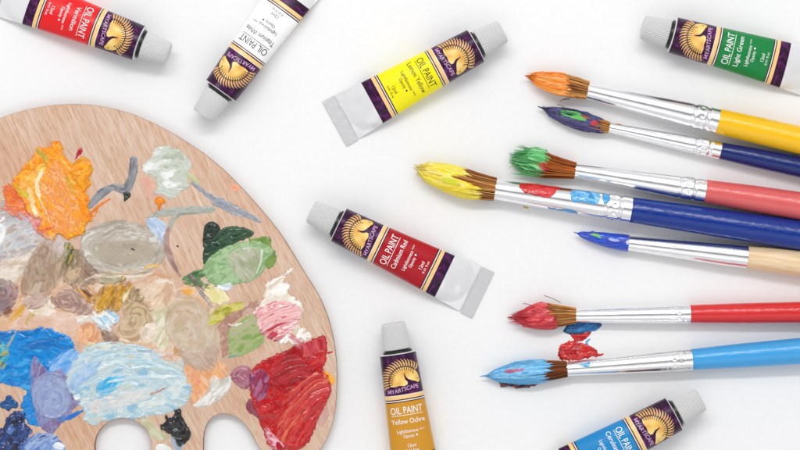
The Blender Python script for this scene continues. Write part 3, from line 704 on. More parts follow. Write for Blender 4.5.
def emblem_mesh():
    B = 120.0                       # emblem field starts here along the tube
    fx, fy = 3.0, B+11.5            # centre of the fan
    pc = []
    A = lambda r, d: (fx+r*math.cos(math.radians(d)), fy+r*math.sin(math.radians(d)))
    # outer feathers
    for i in range(19):
        d = 188-i*(188-44)/18
        r1 = 24.0 if d > 80 else 24.0-(80-d)*.05
        r1 = min(r1, (17.6+fx)/max(abs(math.cos(math.radians(d))), .01)) if d > 120 else r1
        pl = [A(16.4, d), A(18.5, d+1), A(21.5, d+4), A(r1, d+9)]
        pc.append(strip_piece(pl, [1.2, 1.75, 1.25, .25], 1, 0))
    # golden head and neck
    dome = [A(15.6, d) for d in range(188, 40, -8)]
    head = dome + [(13.6, fy+11.5), (14.6, fy+13.0), (15.0, fy+10), (16.4, fy+7.0), (17.0, fy+3.5), (17.4, fy+0.6), (16.6, fy-1.6), (15.0, fy-1.6), (13.6, fy-.2),
                   (11.2, fy+.6), (8.6, fy+1.0), (6.6, fy+.2), (5.6, fy+1.8), (5.2, fy-2), (2, fy-3.2), (-3, fy-2.4), (-8, fy-3.2)]
    pc.append(poly_piece(head, 0, 0.0))
    # dark arc between the two feather rows and inner quills
    pc.append(strip_piece([A(16.0, d) for d in range(190, 38, -6)], .75, 2, .12))
    for i in range(16):
        d = 184-i*(184-50)/15
        pc.append(strip_piece([A(11.8, d-3), A(13.8, d-1), A(15.9, d)], [.25, .7, .95], 2, .12))
    # throat hook, nostril, eye
    pc.append(strip_piece([(3.2, fy+9.6), (3.5, fy+7), (4.2, fy+4.2), (5.8, fy+2.0), (8.5, fy+.6), (12, fy-.4)], [.3, 1.3, 2.0, 2.8, 2.4, 1.2], 3, .15))
    pc.append(strip_piece([(15.2, fy+2.2), (16.2, fy+2.8)], [.8, .5], 2, .15))
    pc.append(strip_piece([(11.6, fy+8.0), (12.8, fy+8.8)], [.9, .5], 2, .15))
    return wrap_mesh('emblem', pc, .12)
def ribbon_text():
    """the arched lettering under the emblem"""
    v, f = text_flat('MYARTSCAPE', 4.0, 31.0, True)
    v = np.array(v); v[:, 1] += 125.2 + 1.3*np.sin(v[:, 0]/16.5*2.2)
    return (v, f, 1, .25)

EMB = emblem_mesh()
BANDS = [(43,53.5,1),(53.5,57.3,2),(57.3,58.4,3),(58.4,59.4,4),(59.4,60.6,3),(60.6,112.6,0),(112.6,113.6,3),(113.6,114.6,4),(114.6,115.8,3),(115.8,119.4,2),(119.4,120.0,4),(120.0,160,1)]

def tube_section(name, ts, mats, fm=None, end0=False, end1=False):
    X = np.array(ts)-TL
    h = tht(np.array(ts))
    me = loft(name, X, np.zeros(len(ts)), h, tw(np.array(ts)), h, 64, cap0=end0, cap1=end1, sharp=60)
    return me

def make_body():
    ts = [12.2, 13.0, 13.9, 14.1]+list(np.linspace(15, 43, 26))
    me = tube_section('tube_body', ts, None)
    for v in me.vertices:                       # pinched corners where the round tube goes flat, and a soft dent
        t = v.co.x/S+TL; a = v.co.y/S/float(tw(t))
        if v.co.z/S > float(tht(t)):
            fade = min(1, max(0, (43-t)/6))*min(1, max(0, (t-14)/4))
            c = max(0, abs(a+.08)-(t-14)/29*.85-.08)
            z = v.co.z/S - fade*(5.0*c + 1.6*math.exp(-((a-.25)/.22)**2-((t-30)/6)**2))
            v.co.z = max(z, float(tht(t))+.1)*S
    return me
BODY = make_body()
def make_crimp():
    # folded flat tail: a thin slab with a fold line, slightly wavy
    ts = np.array([0, .25, 2, 5, 8, 11, 12.6, 13.1])
    hz = np.array([.75, 1.25, 1.3, 1.3, 1.3, 1.3, 1.3, .3])
    n = 26; V = []; f = []
    ring = []
    w = tw(ts)
    for i, t in enumerate(ts):
        ww = w[i]+.15
        ys = np.linspace(-ww, ww, n)
        top = [(t-TL, y, 1.0+hz[i]+.12*math.sin(y*.6+t)) for y in ys]
        bot = [(t-TL, y, 1.0-hz[i]*.9) for y in ys[::-1]]
        V += top+bot
    m = 2*n
    for i in range(len(ts)-1):
        for j in range(m):
            a, b = i*m+j, i*m+(j+1) % m
            f.append((a, b, b+m, a+m))
    f.append(tuple(reversed(range(m)))); f.append(tuple(range((len(ts)-1)*m, len(ts)*m)))
    return mesh_np('crimp', np.array(V)*S, f, sharp=30)
CRIMP = make_crimp()
def make_label():
    ts = [43.0]; mi = []
    for a, b, m in BANDS:
        n = max(1, int((b-a)/5))
        for q in range(n):
            ts.append(a+(b-a)*(q+1)/n); mi.append(m)
    ts = np.array(ts)
    me = tube_section('label', list(ts), None)
    fm = []
    for m in mi: fm += [m]*64
    me.polygons.foreach_set('material_index', np.array(fm, dtype=np.int32))
    return me
LABEL = make_label()
def make_shoulder():
    # rounded rolled shoulder behind the cap, then a short dark neck
    X = [0, .35, .6, .9, 1.0]; R = [18, 17.85, 17.4, 16.0, 13.0]
    return loft('shoulder', X, [0]*5, [18]*5, R, R, 64, cap0=False, cap1=True, sharp=50)
SHOULDER = make_shoulder()
NECK = loft('neck', [.8, 2.9, 3.1, 4.9], [0]*4, [18]*4, [14.6, 14.4, 12.6, 12.6], [14.6, 14.4, 12.6, 12.6], 40)
def make_cap():
    X = [4.2, 4.6, 5.2, 27, 29.6, 30.6, 31.0, 30.6]; R = [12.6, 13.4, 13.7, 11.6, 11.3, 10.9, 10.2, 7.0]
    rib = lambda XX, T: np.where((XX > 4.4) & (XX < 29.8), .5*np.tanh(3*np.cos(T*38)), 0)
    return loft('cap', X, [0]*8, [18]*8, R, R, 38*8, rib, sharp=70)
CAP = make_cap()

def make_tube(label, sx, sy, ang, hexc, ink, colour_name):
    root = empty('paint_tube', P(sx, sy, 18), math.radians(ang))
    tag(root, label, 'paint tube', 'oil paint tubes scattered on the table')
    M_col = simple('label_colour_'+colour_name.lower().replace(' ', '_'), hexc, .3, 0, None, 0, .28)
    inst = lambda n, me: me.copy()
    link('tube_body', BODY.copy(), M_foil, root)
    link('crimp', CRIMP.copy(), M_crimp, root)
    lb = link('label', LABEL.copy(), [M_col, M_purple, M_goldband, M_dark, M_cream], root)
    link('shoulder', SHOULDER.copy(), M_foil, root)
    link('neck', NECK.copy(), M_neck, root)
    link('cap', CAP.copy(), M_cap, root)
    link('emblem', EMB.copy(), [M_gold, M_feather, M_dark, M_purple], lb)
    pc = []
    def T(body, t, h, w, bold=False, dx=0):
        v, f = text_flat(body, h, w, bold)
        v = np.array(v)+[dx, t]; pc.append((v, f, 0, 0))
    T('OIL PAINT', 104.6, 7.0, 31.5)
    pc.append(strip_piece([(-15.5, 99.6), (15.5, 99.6)], .5))
    T(colour_name, 93.6, 5.0, min(33, 2.75*len(colour_name)))
    T('Lightfastness', 83.6, 3.4, 21, False, -2)
    T('***', 83.4, 2.6, 5, False, 12.5)
    T('Opacity', 78.6, 3.2, 11, False, -1.5)
    pc.append(poly_piece([(6.6+1.0*math.cos(a), 78.6+1.0*math.sin(a)) for a in np.linspace(0, 2*math.pi, 10, endpoint=False)]))
    T('12ml', 68.8, 3.6, 8)
    T('0.41 fl.oz', 64.2, 2.4, 13)
    pc.append(ribbon_text())
    link('lettering', wrap_mesh('lettering', pc, .15), [M_ink_w if ink == 'w' else M_ink_k, M_ink_v], lb)
    return root

make_tube('white paint tube with a bright yellow label, its crimped tail towards the palette', 475.5, 46, 28.6, 'f5e90e', 'k', 'Lemon Yellow')
make_tube('white paint tube with a dark crimson label, lying between the palette and the brushes', 338.9, 224.9, 180-26.0, 'ab101e', 'w', 'Cadmium Red')
make_tube('white paint tube with a bright scarlet label above the palette', 139.3, 43.2, -20.7, 'e21f24', 'w', 'Vermilion')
make_tube('white paint tube with a white label and black lettering', 221, 90.5, 180+54, 'f4f4f4', 'k', 'Titanium White')
make_tube('white paint tube with a green label above the yellow brush', 672.6, 34.9, 180-14.6, '0f7f3e', 'w', 'Light Green')
make_tube('white paint tube with a mustard ochre label, cap pointing away from the bottom edge', 397.8, 353.6, 98.8, 'cf9126', 'w', 'Yellow Ochre')
make_tube('white paint tube with a sky blue label below the pale blue brush', 673.6, 414.2, 28.3, '1f86c4', 'w', 'Cerulean Blue')

# ------------------------------------------------------------------ brushes
def handle_mat(name, hexc, rough=.19):
    def f(nt, b):
        tc = N(nt, 'ShaderNodeTexCoord')
        no = N(nt, 'ShaderNodeTexNoise', Scale=900, Detail=4, Roughness=.7)
        nt.links.new(tc.outputs['Object'], no.inputs['Vector'])
        c = lin(hexc)
        r = ramp(nt, [(.25, tuple(x*.72 for x in c)), (.36, c), (.72, c), (.80, tuple(min(1, x*1.12+.02) for x in c))])
        nt.links.new(no.outputs[0], r.inputs[0]); nt.links.new(r.outputs[0], b.inputs['Base Color'])
        b.inputs['Roughness'].default_value = rough
        b.inputs['Specular IOR Level'].default_value = .5
        n2 = N(nt, 'ShaderNodeTexNoise', Scale=1, Detail=4)
        mp = N(nt, 'ShaderNodeMapping'); mp.inputs['Scale'].default_value = (420, 900, 900)
        nt.links.new(tc.outputs['Object'], mp.inputs[0]); nt.links.new(mp.outputs[0], n2.inputs['Vector'])
        bp = N(nt, 'ShaderNodeBump', Strength=.36, Distance=.0004)
        nt.links.new(n2.outputs[0], bp.inputs['Height']); nt.links.new(bp.outputs[0], b.inputs['Normal'])
    return mat(name, f)

def make_brush(label, f0, ang, Lb, tipdy, prof, Lf, r1, hmat, hl, hw_far, coat, crimps='double', ferr_paint=(), strays=(), start=None, patches=(), wet=False, splay=.05, ragged=.07, relief=1.0, drip=None, hairs=260, hair_cols=('b06a32', 'cf9050', '7e4622', 'dfac68'), seed=1, z0=8.5, mass=1.0):
    rs = np.random.RandomState(seed)
    root = empty('paint_brush', P(f0[0], f0[1], 11), math.radians(ang))
    tag(root, label, 'paint brush', 'used paint brushes lying with their tips to the left')
    r0 = prof[0][1]; total = hl+Lf
    belly = max(hw_far*1.03, r1)
    zc = lambda s: z0 + (belly-z0+.3)*np.clip((np.asarray(s, float)+Lb)/(Lf+Lb+120), 0, 1.0)
    # ferrule
    xs = np.unique(np.concatenate([np.linspace(0, Lf, 140), [0, .3, Lf-.4]]))
    def prof_f(s):
        r = r0 + (r1-r0)*np.clip(s/(Lf*.85), 0, 1)**.95
        return r
    e = Lf
    def rf(XX, T):
        g = np.zeros_like(XX)
        if crimps == 'double':
            for c_, wd, am in ((e-25, 1.1, -.8), (e-21.5, 1.6, .35), (e-11, 1.2, -.9), (e-8.0, 1.2, .3), (e-14, 1.2, .3)):
                g += am*np.exp(-((XX-c_)/wd)**2)
            g += -.75*np.exp(-((XX-(e-17.2))/2.4)**2)*np.clip(np.cos(T*9+seed), 0, 1)
            g += .25*np.exp(-((XX-(e-17.2))/1.2)**2)*np.clip(-np.cos(T*9+seed), 0, 1)
        elif crimps == 'dots':
            for c_, am in ((e-24, -.5), (e-6.5, -.5)):
                g += am*np.exp(-((XX-c_)/.7)**2)
            g += -.6*np.exp(-((XX-(e-11.5))/1.3)**2)*np.clip(np.cos(T*11+seed), 0, 1)**2
            g += -.6*np.exp(-((XX-(e-18))/1.3)**2)*np.clip(np.cos(T*11+1.5+seed), 0, 1)**2
        else:
            g += -.35*np.exp(-((XX-(e-14))/.7)**2) - .35*np.exp(-((XX-(e-11))/.7)**2)
        g += .04*(vn(XX/9+seed, np.sin(T)*2+seed)-.5)
        return g
    rr = prof_f(xs)
    me = loft('ferrule', np.concatenate([[1.2], xs, [Lf+.0]]), np.zeros(len(xs)+2), zc(np.concatenate([[1.2], xs, [Lf]])), np.concatenate([[r0-.9], rr, [r1-.5]]), np.concatenate([[r0-.9], rr, [r1-.5]]), 72, rf, sharp=55)
    fer = link('ferrule', me, M_chrome, root)
    # handle
    hx = np.concatenate([[Lf-2, Lf+.05, Lf+.6], np.linspace(Lf+4, Lf+hl*.98, 40), [Lf+hl*.995, Lf+hl]])
    far = 800-f0[0]
    def rh(s):
        k1 = max(far-Lf, 40)
        pts = [(Lf-2, r1-.8), (Lf+.05, r1-.75), (Lf+.6, r1-.25), (Lf+k1*.45, r1+(hw_far-r1)*.6), (Lf+k1, hw_far), (Lf+k1+40, belly), (Lf+k1+150, belly*.75), (Lf+hl*.9, belly*.38), (Lf+hl*.98, belly*.33), (Lf+hl*.995, belly*.22), (Lf+hl, belly*.05)]
        return np.interp(s, [p[0] for p in pts], [p[1] for p in pts])
    hr = rh(hx)
    link('handle', loft('handle', hx, np.zeros(len(hx)), np.minimum(zc(hx), 99), hr, hr, 64, sharp=60), hmat, root)
    # bristles: tuft body + separate hairs, all one mesh
    pf = [p[0] for p in prof]; pr = [p[1] for p in prof]
    R = lambda f: np.interp(f, pf, pr)
    cy = lambda f: tipdy*np.asarray(f, float)**2
    czz = lambda f: zc(-np.asarray(f, float)*Lb) - np.clip(np.asarray(f)-.5, 0, 1)*1.5
    flat = .92
    fs = np.linspace(-.02, .985, 60); ns = 72
    TT, FF = np.meshgrid(np.linspace(0, 2*math.pi, ns, endpoint=False), fs)
    def ridges(T, Fv, sd): return (fbm(np.cos(T)*7+11, np.sin(T)*7+Fv*1.2+3, sd, 3)-.5)
    def lobes(T, Fv):
        return (.16+.5*splay)*np.clip(Fv*1.6, 0, 1)*(fbm(np.cos(T)*2.2+seed, np.sin(T)*2.2+Fv*1.8, seed+80, 2)-.5)*2
    def tuft_r(T, Fv):
        q = R(Fv)*(1+.22*ridges(T, Fv, seed) + lobes(T, Fv))
        return q
    def shape(T, Fv, rad): return np.stack([-Fv*Lb, cy(Fv)+rad*np.cos(T), czz(Fv)+rad*flat*np.sin(T)], -1)
    HC = np.array([lin(c) for c in hair_cols])
    rad = tuft_r(TT, FF)*.93*np.clip((1.0-.6*ragged-FF)/.2, .05, 1)**.6
    V = shape(TT, FF, rad).reshape(-1, 3)
    cidx = (fbm(np.cos(TT)*9+5, np.sin(TT)*9+FF*.8, seed+3)*1.6-.3).clip(0, .999)*(len(HC)-1)
    kk = np.floor(cidx).astype(int); fr = (cidx-kk)[..., None]
    C = HC[kk]*(1-fr)+HC[np.minimum(kk+1, len(HC)-1)]*fr
    C = C*(.55+.9*fbm(np.cos(TT)*22, np.sin(TT)*22+FF*.6, seed+5, 2))[..., None]
    PC = np.array([lin(c) for c in coat])
    stf = (lambda t: start(np.cos(t), np.sin(t))) if callable(start) else (lambda t: np.zeros_like(t)+float(start))
    stain = np.clip((FF-stf(TT)-.12)/.1, 0, 1)[..., None]
    C = (C*(1-stain)+PC[0]*.8*stain).reshape(-1, 3)
    faces = []
    for i in range(len(fs)-1):
        for j in range(ns):
            a = i*ns+j; b = i*ns+(j+1) % ns
            faces.append((a, b, b+ns, a+ns))
    faces.append(tuple(range((len(fs)-1)*ns, len(fs)*ns)))
    Vs = [V]; Cs = [C]; base = len(V)
    def tube(pts, rads, col, col2=None, sw=None):
        nonlocal base
        pts = np.array(pts); n = len(pts); vv = []
        for i in range(n):
            d = pts[min(i+1, n-1)]-pts[max(i-1, 0)]; d = d/(np.linalg.norm(d)+1e-9)
            up = np.array([0, 0, 1.0]); a = np.cross(d, up); a /= (np.linalg.norm(a)+1e-9); b = np.cross(a, d)
            for q in range(4):
                an = q*math.pi/2
                vv.append(pts[i]+rads[i]*(math.cos(an)*a+math.sin(an)*b))
        for i in range(n-1):
            for q in range(4):
                faces.append((base+i*4+q, base+i*4+(q+1) % 4, base+(i+1)*4+(q+1) % 4, base+(i+1)*4+q))
        Vs.append(np.array(vv)); cc = np.tile(col, (len(vv), 1))
        if col2 is not None: cc = np.where(np.repeat(sw, 4)[:, None], col2, cc)
        Cs.append(cc); base += len(vv)
    PC = np.array([lin(c) for c in coat])
    for q in range(hairs):
        t = rs.uniform(0, 2*math.pi); end = rs.uniform(.55, 1.0); sp = rs.normal(0, splay); sp2 = rs.normal(0, splay)
        ff = np.linspace(-.01, end, 9)
        rho = rs.uniform(.9, 1.10)
        tt = t + sp*2*ff
        rr_ = R(ff)*rho*(1+.1*(rs.rand()-.5)) + np.maximum(sp2, -.02)*14*ff**2
        pts = np.stack([-ff*Lb, cy(ff)+rr_*np.cos(tt), czz(ff)+rr_*flat*np.sin(tt)], -1)
        pts[:, 2] = np.maximum(pts[:, 2], .3)
        col = HC[rs.randint(len(HC))]*rs.uniform(.5, 1.5)
        tube(pts, np.linspace(.30, .10, 9), col, PC[rs.randint(len(PC))], ff > float(stf(np.array(t)))+.1)
    for q in range(int(26*mass)):            # tips stained with paint, pointing out of the end
        t = rs.uniform(0, 2*math.pi); rho = rs.uniform(.2, .95); end = rs.uniform(.98, 1.07)
        ff = np.linspace(.75, end, 6)
        rr_ = R(np.minimum(ff, 1))*rho + rs.normal(0, splay)*12*(ff-.75)
        pts = np.stack([-ff*Lb, cy(ff)+rr_*np.cos(t), czz(np.minimum(ff, 1))+rr_*flat*np.sin(t)], -1)
        pts[:, 2] = np.maximum(pts[:, 2], .3)
        tube(pts, np.linspace(.42, .10, 6), PC[rs.randint(len(PC))]*.75)
    for (a, b) in strays:                    # a stray hair from local (x,y) to (x,y)
        m = [(a[0]+(b[0]-a[0])*k, a[1]+(b[1]-a[1])*k+.8*math.sin(k*3.1), 8+2*k) for k in np.linspace(0, 1, 6)]
        tube(m, [.28]*6, np.array(lin('5a2a20')))
    link('bristles', mesh_np('bristles', np.concatenate(Vs)*S, faces, np.concatenate(Cs)), M_hair, root)
    # paint on the tuft
    ns2, nf2 = 150, 150
    FF, TT = np.meshgrid(np.linspace(0, 1.0, nf2), np.linspace(0, 2*math.pi, ns2, endpoint=False), indexing='ij')
    yy = np.cos(TT)*R(FF)
    st = start(np.cos(TT), np.sin(TT)) if callable(start) else np.full(TT.shape, float(start))
    edge = st + .10*(fbm(np.cos(TT)*6, np.sin(TT)*6, seed+9, 3)-.5)*2 + .07*(vn(np.cos(TT)*16+4, np.sin(TT)*16, seed+19)-.5)*2
    dd = (FF-edge)*Lb
    if patches:
        pass
    on = np.clip(dd/2.5, 0, 1)
    rg = ridges(TT, FF*2.5, seed+30); lump_ = fbm(np.cos(TT)*2+FF*6, np.sin(TT)*2+FF*5, seed+40, 3)-.5
    thk = 1.15*on*mass
    rad = R(FF)*(1.02+lobes(TT, FF)) + np.where(dd > 0, thk+on*relief*(rg*2.3+lump_*1.8), -1.6+np.clip(dd, -1, 0)*.3)
    rad = np.maximum(rad, np.where(FF > .9, .25, .4))
    endf = 1.0 - ragged*np.clip(vn(np.cos(TT)*5+2, np.sin(TT)*5, seed+70)*.7+vn(np.cos(TT)*11, np.sin(TT)*11, seed+71)*.5-.15, 0, 1)
    rad = rad*np.clip((endf-FF)/(.07+.3*ragged), .05, 1)**.6
    V = shape(TT, FF, rad)
    V[..., 2] = np.maximum(V[..., 2], .15)
    c = fbm(np.cos(TT)*6+FF*1.5+7, np.sin(TT)*6+FF*4, seed+50, 4)
    t = np.clip((c-.5)*2.6+.5, 0, 1)*(len(PC)-1)
    kk = np.clip(np.floor(t).astype(int), 0, max(len(PC)-2, 0)); fr = (t-kk)[..., None]
    C = PC[kk]*(1-fr)+PC[np.minimum(kk+1, len(PC)-1)]*fr
    for (pfr, py, sf, sy_, hx_) in patches:
        m = 1-np.sqrt(((FF-pfr)/sf)**2+((np.cos(TT)*R(FF)-py)/sy_)**2) + .8*(fbm(FF*14, np.cos(TT)*4, seed+60)-.5)
        m = np.where(np.sin(TT) > -.2, np.clip(m*5, 0, 1), 0)[..., None]
        C = C*(1-m)+np.array(lin(hx_))*m
    q = (dd > -1.5)
    faces = []
    idx = np.arange(nf2*ns2).reshape(nf2, ns2)
    for i in range(nf2-1):
        for j in range(ns2):
            j2 = (j+1) % ns2
            if q[i, j] or q[i+1, j2]:
                faces.append((idx[i, j], idx[i, j2], idx[i+1, j2], idx[i+1, j]))
    PV = [V.reshape(-1, 3)]; PCOL = [C.reshape(-1, 3)]; pb = nf2*ns2
    for q_ in range(int(8+110*splay)):
        t = rs.uniform(0, 2*math.pi); ff = np.linspace(rs.uniform(.45, .7), rs.uniform(.9, 1.03+.4*splay), 7)
        fr_ = (ff-ff[0])/(ff[-1]-ff[0])
        rr_ = R(np.minimum(ff, 1))*rs.uniform(.75, 1.02)*(1-.25*fr_) + rs.normal(.25, 1)*splay*46*fr_**1.4
        tt = t+rs.normal(0, .25)*fr_
        ax = np.stack([-ff*Lb, cy(ff)+rr_*np.cos(tt), np.maximum(czz(np.minimum(ff, 1))+rr_*flat*np.sin(tt), .8)], -1)
        w0 = rs.uniform(.7, 1.8)*min(1, r0/7); col = PC[rs.randint(len(PC))]
        for i in range(7):
            rad_ = w0*(1-fr_[i])**.8+.08
            for k in range(5):
                PV.append(ax[i][None]+np.array([[0, math.cos(k*1.2566)*rad_, math.sin(k*1.2566)*rad_]])); PCOL.append(col[None]*(.85 if fr_[i] > .8 else 1))
            if i:
                for k in range(5):
                    faces.append((pb+(i-1)*5+k, pb+(i-1)*5+(k+1) % 5, pb+i*5+(k+1) % 5, pb+i*5+k))
        pb += 35
    link('paint_coat', mesh_np('paint_coat', np.concatenate(PV)*S, np.array(faces), np.concatenate(PCOL)), M_wet if wet else M_oil, root)
    # paint on the ferrule: polygons given in photo pixels
    ca, sa = math.cos(math.radians(ang)), math.sin(math.radians(ang))
    for poly, cols, lab in ferr_paint:
        loc = [((x-f0[0])*ca - (y-f0[1])*sa, -((x-f0[0])*sa + (y-f0[1])*ca)) for x, y in poly]
        a = np.array(loc)
        Fq = Field(a[:, 0].min()-8, a[:, 1].min()-8, a[:, 0].max()+8, a[:, 1].max()+8, .4)
        X, Y, d, Z, rgb = dab_arrays(Fq, pts=loc, cols=cols, flow=L(5), th=1.1, rag=.6, ridge=.35, lump=.5)
        rr_ = prof_f(X)
        def tf(x, y, z):
            r = prof_f(x); yq = np.clip(y, -r*.995, r*.995)
            an = np.arcsin(yq/r); rz = r+z-.25
            return np.stack([x*S, rz*np.sin(an)*S, (zc(x)+rz*np.cos(an))*S], 1)
        o = link('paint_splash', dab_mesh('paint_splash', X, Y, Z, (d > -.7) & (np.abs(Y) < rr_*.985), rgb, tf), M_wet, fer)
        o['label'] = lab
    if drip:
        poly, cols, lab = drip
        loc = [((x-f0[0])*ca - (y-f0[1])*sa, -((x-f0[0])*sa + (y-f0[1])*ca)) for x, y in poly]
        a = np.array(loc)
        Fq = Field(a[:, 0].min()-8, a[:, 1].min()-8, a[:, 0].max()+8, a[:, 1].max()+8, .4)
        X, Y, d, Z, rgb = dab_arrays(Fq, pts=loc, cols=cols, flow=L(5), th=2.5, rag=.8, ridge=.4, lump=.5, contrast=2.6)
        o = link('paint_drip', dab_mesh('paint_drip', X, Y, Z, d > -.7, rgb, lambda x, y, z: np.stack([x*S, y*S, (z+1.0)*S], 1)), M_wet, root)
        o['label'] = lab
    return root

make_brush('thick brush with a yellow handle and orange paint on its tip', (587.1, 90.5), -13.2, 60, 0.5,
           [(-.05,8.0),(0,8.3),(.2,9.6),(.45,10.0),(.65,8.6),(.82,5.8),(.94,3.2),(1,1.2)], 133, 12.9, handle_mat('yellow_lacquer', 'f2bd0a'), 420, 13.7,
           ['ee8416', 'e87410', 'f59c38', 'f8b468', 'dd6c12'], start=lambda c, s: .30+.05*c, seed=11, z0=9.5, splay=.07, strays=[((-24, -16.4), (-13, -10.3)), ((-21, -14.5), (-15, -13))])
make_brush('slim brush with a navy handle and purple and green paint on its tip', (608.8, 127.2), -11.8, 69, 5.5,
           [(-.05,4.8),(0,5.0),(.12,6.0),(.35,7.8),(.55,7.2),(.75,5.0),(.9,2.6),(1,.6)], 113.5, 8.7, handle_mat('navy_lacquer', '022068'), 400, 10.2,
           ['2b2748', '3a3068', '54468e', '3b3c5a', '5d5f86', '28304c'], start=.13, patches=[(.50,2.5,.17,3.2,'5cb858'),(.66,1.5,.08,2.5,'4aa850'),(.22,0,.06,2.6,'c83440'),(.38,3.5,.08,1.5,'9a4a38')], seed=22, z0=7.5, splay=.06, strays=[((-54.4, 12.1), (-45, 9))],
           ferr_paint=[([(612,121.5),(618,121.8),(623,123),(622,125),(616,124)], ['c8403a', 'd86a50', '4aa850'], 'thin red and green paint fleck')])
make_brush('brush with a coral pink handle and green paint on its ragged tip', (574.7, 170.3), -9.0, 63, 2.0,
           [(-.05,7.1),(0,7.3),(.25,9.4),(.5,11.6),(.72,11.2),(.88,9.6),(.96,7.6),(1,5.5)], 131, 11.6, handle_mat('coral_lacquer', 'd9605f'), 420, 13.9,
           ['48a058', '5cba68', '7ccc86', '66c072', '9adaa2', '3c8a4c'], start=.47, patches=[(.40,-2.5,.14,5.2,'b82c40'),(.50,-1,.08,3.0,'c0404a')], seed=33, splay=.11, ragged=.30, relief=1.7, hair_cols=('a8501c', 'b8682c', '7d3a14', 'c8803a'), mass=1.5)
make_brush('large brush with a royal blue handle and bright yellow paint on its tip', (494.4, 189.2), -8.6, 79, 8.5,
           [(-.05,10.1),(0,10.4),(.15,11.6),(.4,13.6),(.62,12.0),(.8,9.2),(.93,6.6),(1,4.4)], 137, 12.9, handle_mat('royal_blue_lacquer', '002e86'), 430, 14.5,
           ['e9cf14', 'f2dd34', 'f4e66a', 'ecd41c', 'f3eaa0', 'd9b81a'], start=lambda c, s: .17+.22*np.clip(c+.25, 0, 1)+.26*np.exp(-((c-.28)/.22)**2), patches=[(.58,-1.5,.12,2.2,'cbd820')], seed=44, z0=11, hairs=330, splay=.07,
           ferr_paint=[([(518,186),(524,182.5),(540,183),(556,185.5),(562,187),(556,190),(554,195),(546,198.5),(536,196),(524,193.5)], ['c01a22', 'd42a30', 'e04a4a', 'cc2028'], 'red paint smear'),
                       ([(569,192),(580,190),(597,193),(598,201),(592,205),(580,202),(571,202)], ['4aa4dc', '6ab8e6', '90cdee', '3a94d0'], 'light blue paint smear'),
                       ([(601,194),(607,194),(609,198),(605,204),(601,203)], ['4aa4dc', '6ab8e6'], 'small light blue paint spot'),
                       ([(546,206.5),(556,208),(570,209.5),(577,212),(575,215.5),(564,214),(552,211.5)], ['2f82bc', '4a9cd2'], 'blue paint smear along the lower side')])
make_brush('brush with a bare wooden handle and deep blue paint on its pointed tip', (628.5, 243.2), -6.7, 52, 3.8,
           [(-.05,7.2),(0,7.4),(.15,7.6),(.45,6.4),(.7,4.6),(.88,2.6),(1,.5)], 118.5, 11.2, M_pale, 420, 12.8,
           ['0c329e', '103fbc', '2458d4', '0e38ac'], crimps='lines', start=-.1, patches=[(.62,2.0,.10,1.6,'64b446'),(.30,1,.10,1.4,'9aa4ea'),(.02,1,.05,2.4,'c8d0ee')], seed=55, z0=8, wet=True, hairs=60, splay=.02, mass=.6, relief=.3, ragged=.0)
make_brush('slim brush with a red handle and red paint on its bushy tip', (575.5, 315.8), 0.9, 64, -1.0,
           [(-.05,6.7),(0,6.9),(.18,9.0),(.42,11.4),(.62,10.6),(.8,7.2),(.93,3.6),(1,1.2)], 114, 9.2, handle_mat('red_lacquer', 'd42a2c'), 400, 10.6,
           ['b81c2c', 'cc303a', 'dc4a52', 'c02430', 'e37a80', 'a81826'], crimps='dots', start=lambda c, s: .36+.06*c, seed=66, splay=.10, ragged=.26, relief=1.6, mass=1.25, strays=[((-14, 13), (-31, 20.5)), ((-40, 9), (-52, 13))])
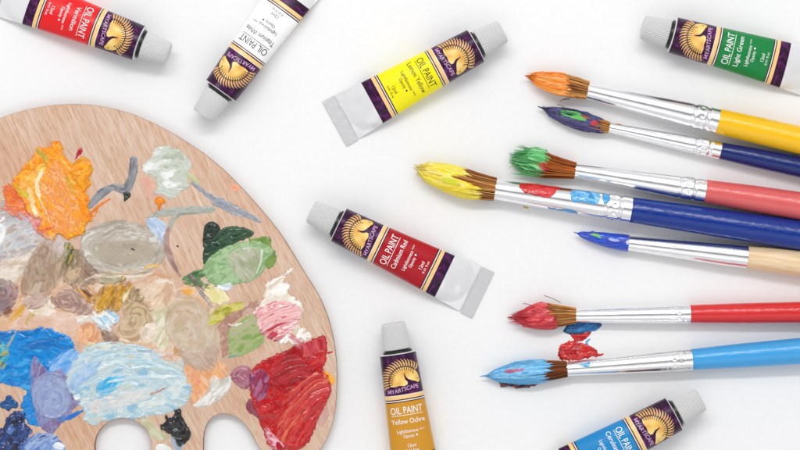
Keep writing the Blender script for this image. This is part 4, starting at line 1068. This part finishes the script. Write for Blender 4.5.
make_brush('brush with a pale blue handle and light blue paint on its pointed tip', (566.3, 369.2), 4.5, 81, -0.5,
           [(-.05,6.9),(0,7.2),(.15,8.6),(.4,10.4),(.6,9.6),(.78,6.2),(.92,2.8),(1,.6)], 125, 10.7, handle_mat('sky_blue_lacquer', '3f9fdc'), 410, 13.1,
           ['4a9fd2', '62b0e0', '86c6ec', '56a8da', '9fd4f0', '3488c0'], crimps='dots', start=.22, patches=[(.62,3.5,.12,1.6,'b8688c'),(.70,2.0,.06,1.4,'a85a80')], seed=77, splay=.03,
           hair_cols=('7d4422', '96582c', '5f3014'),
           ferr_paint=[([(579,364),(586,362.5),(589,361),(590,364),(586,367.5),(580,366)], ['4aa4dc', '8ac8ea'], 'light blue paint smudge')],
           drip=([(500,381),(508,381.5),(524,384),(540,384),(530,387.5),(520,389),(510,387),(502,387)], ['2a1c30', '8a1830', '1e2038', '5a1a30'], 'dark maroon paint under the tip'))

# ------------------------------------------------------------------ light, world, camera
w = bpy.data.worlds.new('World'); sc.world = w; w.use_nodes = True
nt = w.node_tree; bg = nt.nodes['Background']
# studio surround: pale walls low down, darker ceiling overhead
tc = N(nt, 'ShaderNodeTexCoord'); sx = N(nt, 'ShaderNodeSeparateXYZ')
rp = ramp(nt, [(.0, (.80, .80, .81)), (.55, (.78, .78, .79)), (.9, (.30, .30, .31)), (1.0, (.20, .20, .21))])
nt.links.new(tc.outputs['Generated'], sx.inputs[0]); nt.links.new(sx.outputs['Z'], rp.inputs[0]); nt.links.new(rp.outputs[0], bg.inputs[0])
bg.inputs[1].default_value = .9

def softbox(name, loc, target, sx, sy, power):
    ld = bpy.data.lights.new(name, 'AREA'); ld.shape = 'RECTANGLE'; ld.size = sx; ld.size_y = sy; ld.energy = power
    o = bpy.data.objects.new(name, ld); COL.objects.link(o); o.location = loc
    o.rotation_euler = (Vector(target)-Vector(loc)).to_track_quat('-Z', 'Y').to_euler()
    return o
softbox('key_softbox', (-.04, .60, .95), (.0, 0, 0), .95, .09, 4.7)
softbox('back_softbox', (0, .66, 1.06), (0, .46, 0), 1.9, .95, 5.8)
softbox('front_softbox', (.05, -.66, 1.04), (.05, -.5, 0), 1.8, .85, 3.75)

cam = bpy.data.cameras.new('camera'); co = bpy.data.objects.new('camera', cam); COL.objects.link(co)
co.location = (0, 0, CAM_H); cam.sensor_width = 36; cam.lens = 36*CAM_H/(800*S)
cam.clip_start = .01; cam.clip_end = 50
sc.camera = co
sc.view_settings.view_transform = 'Standard'; sc.view_settings.look = 'None'; sc.view_settings.gamma = 1; sc.view_settings.exposure = 0
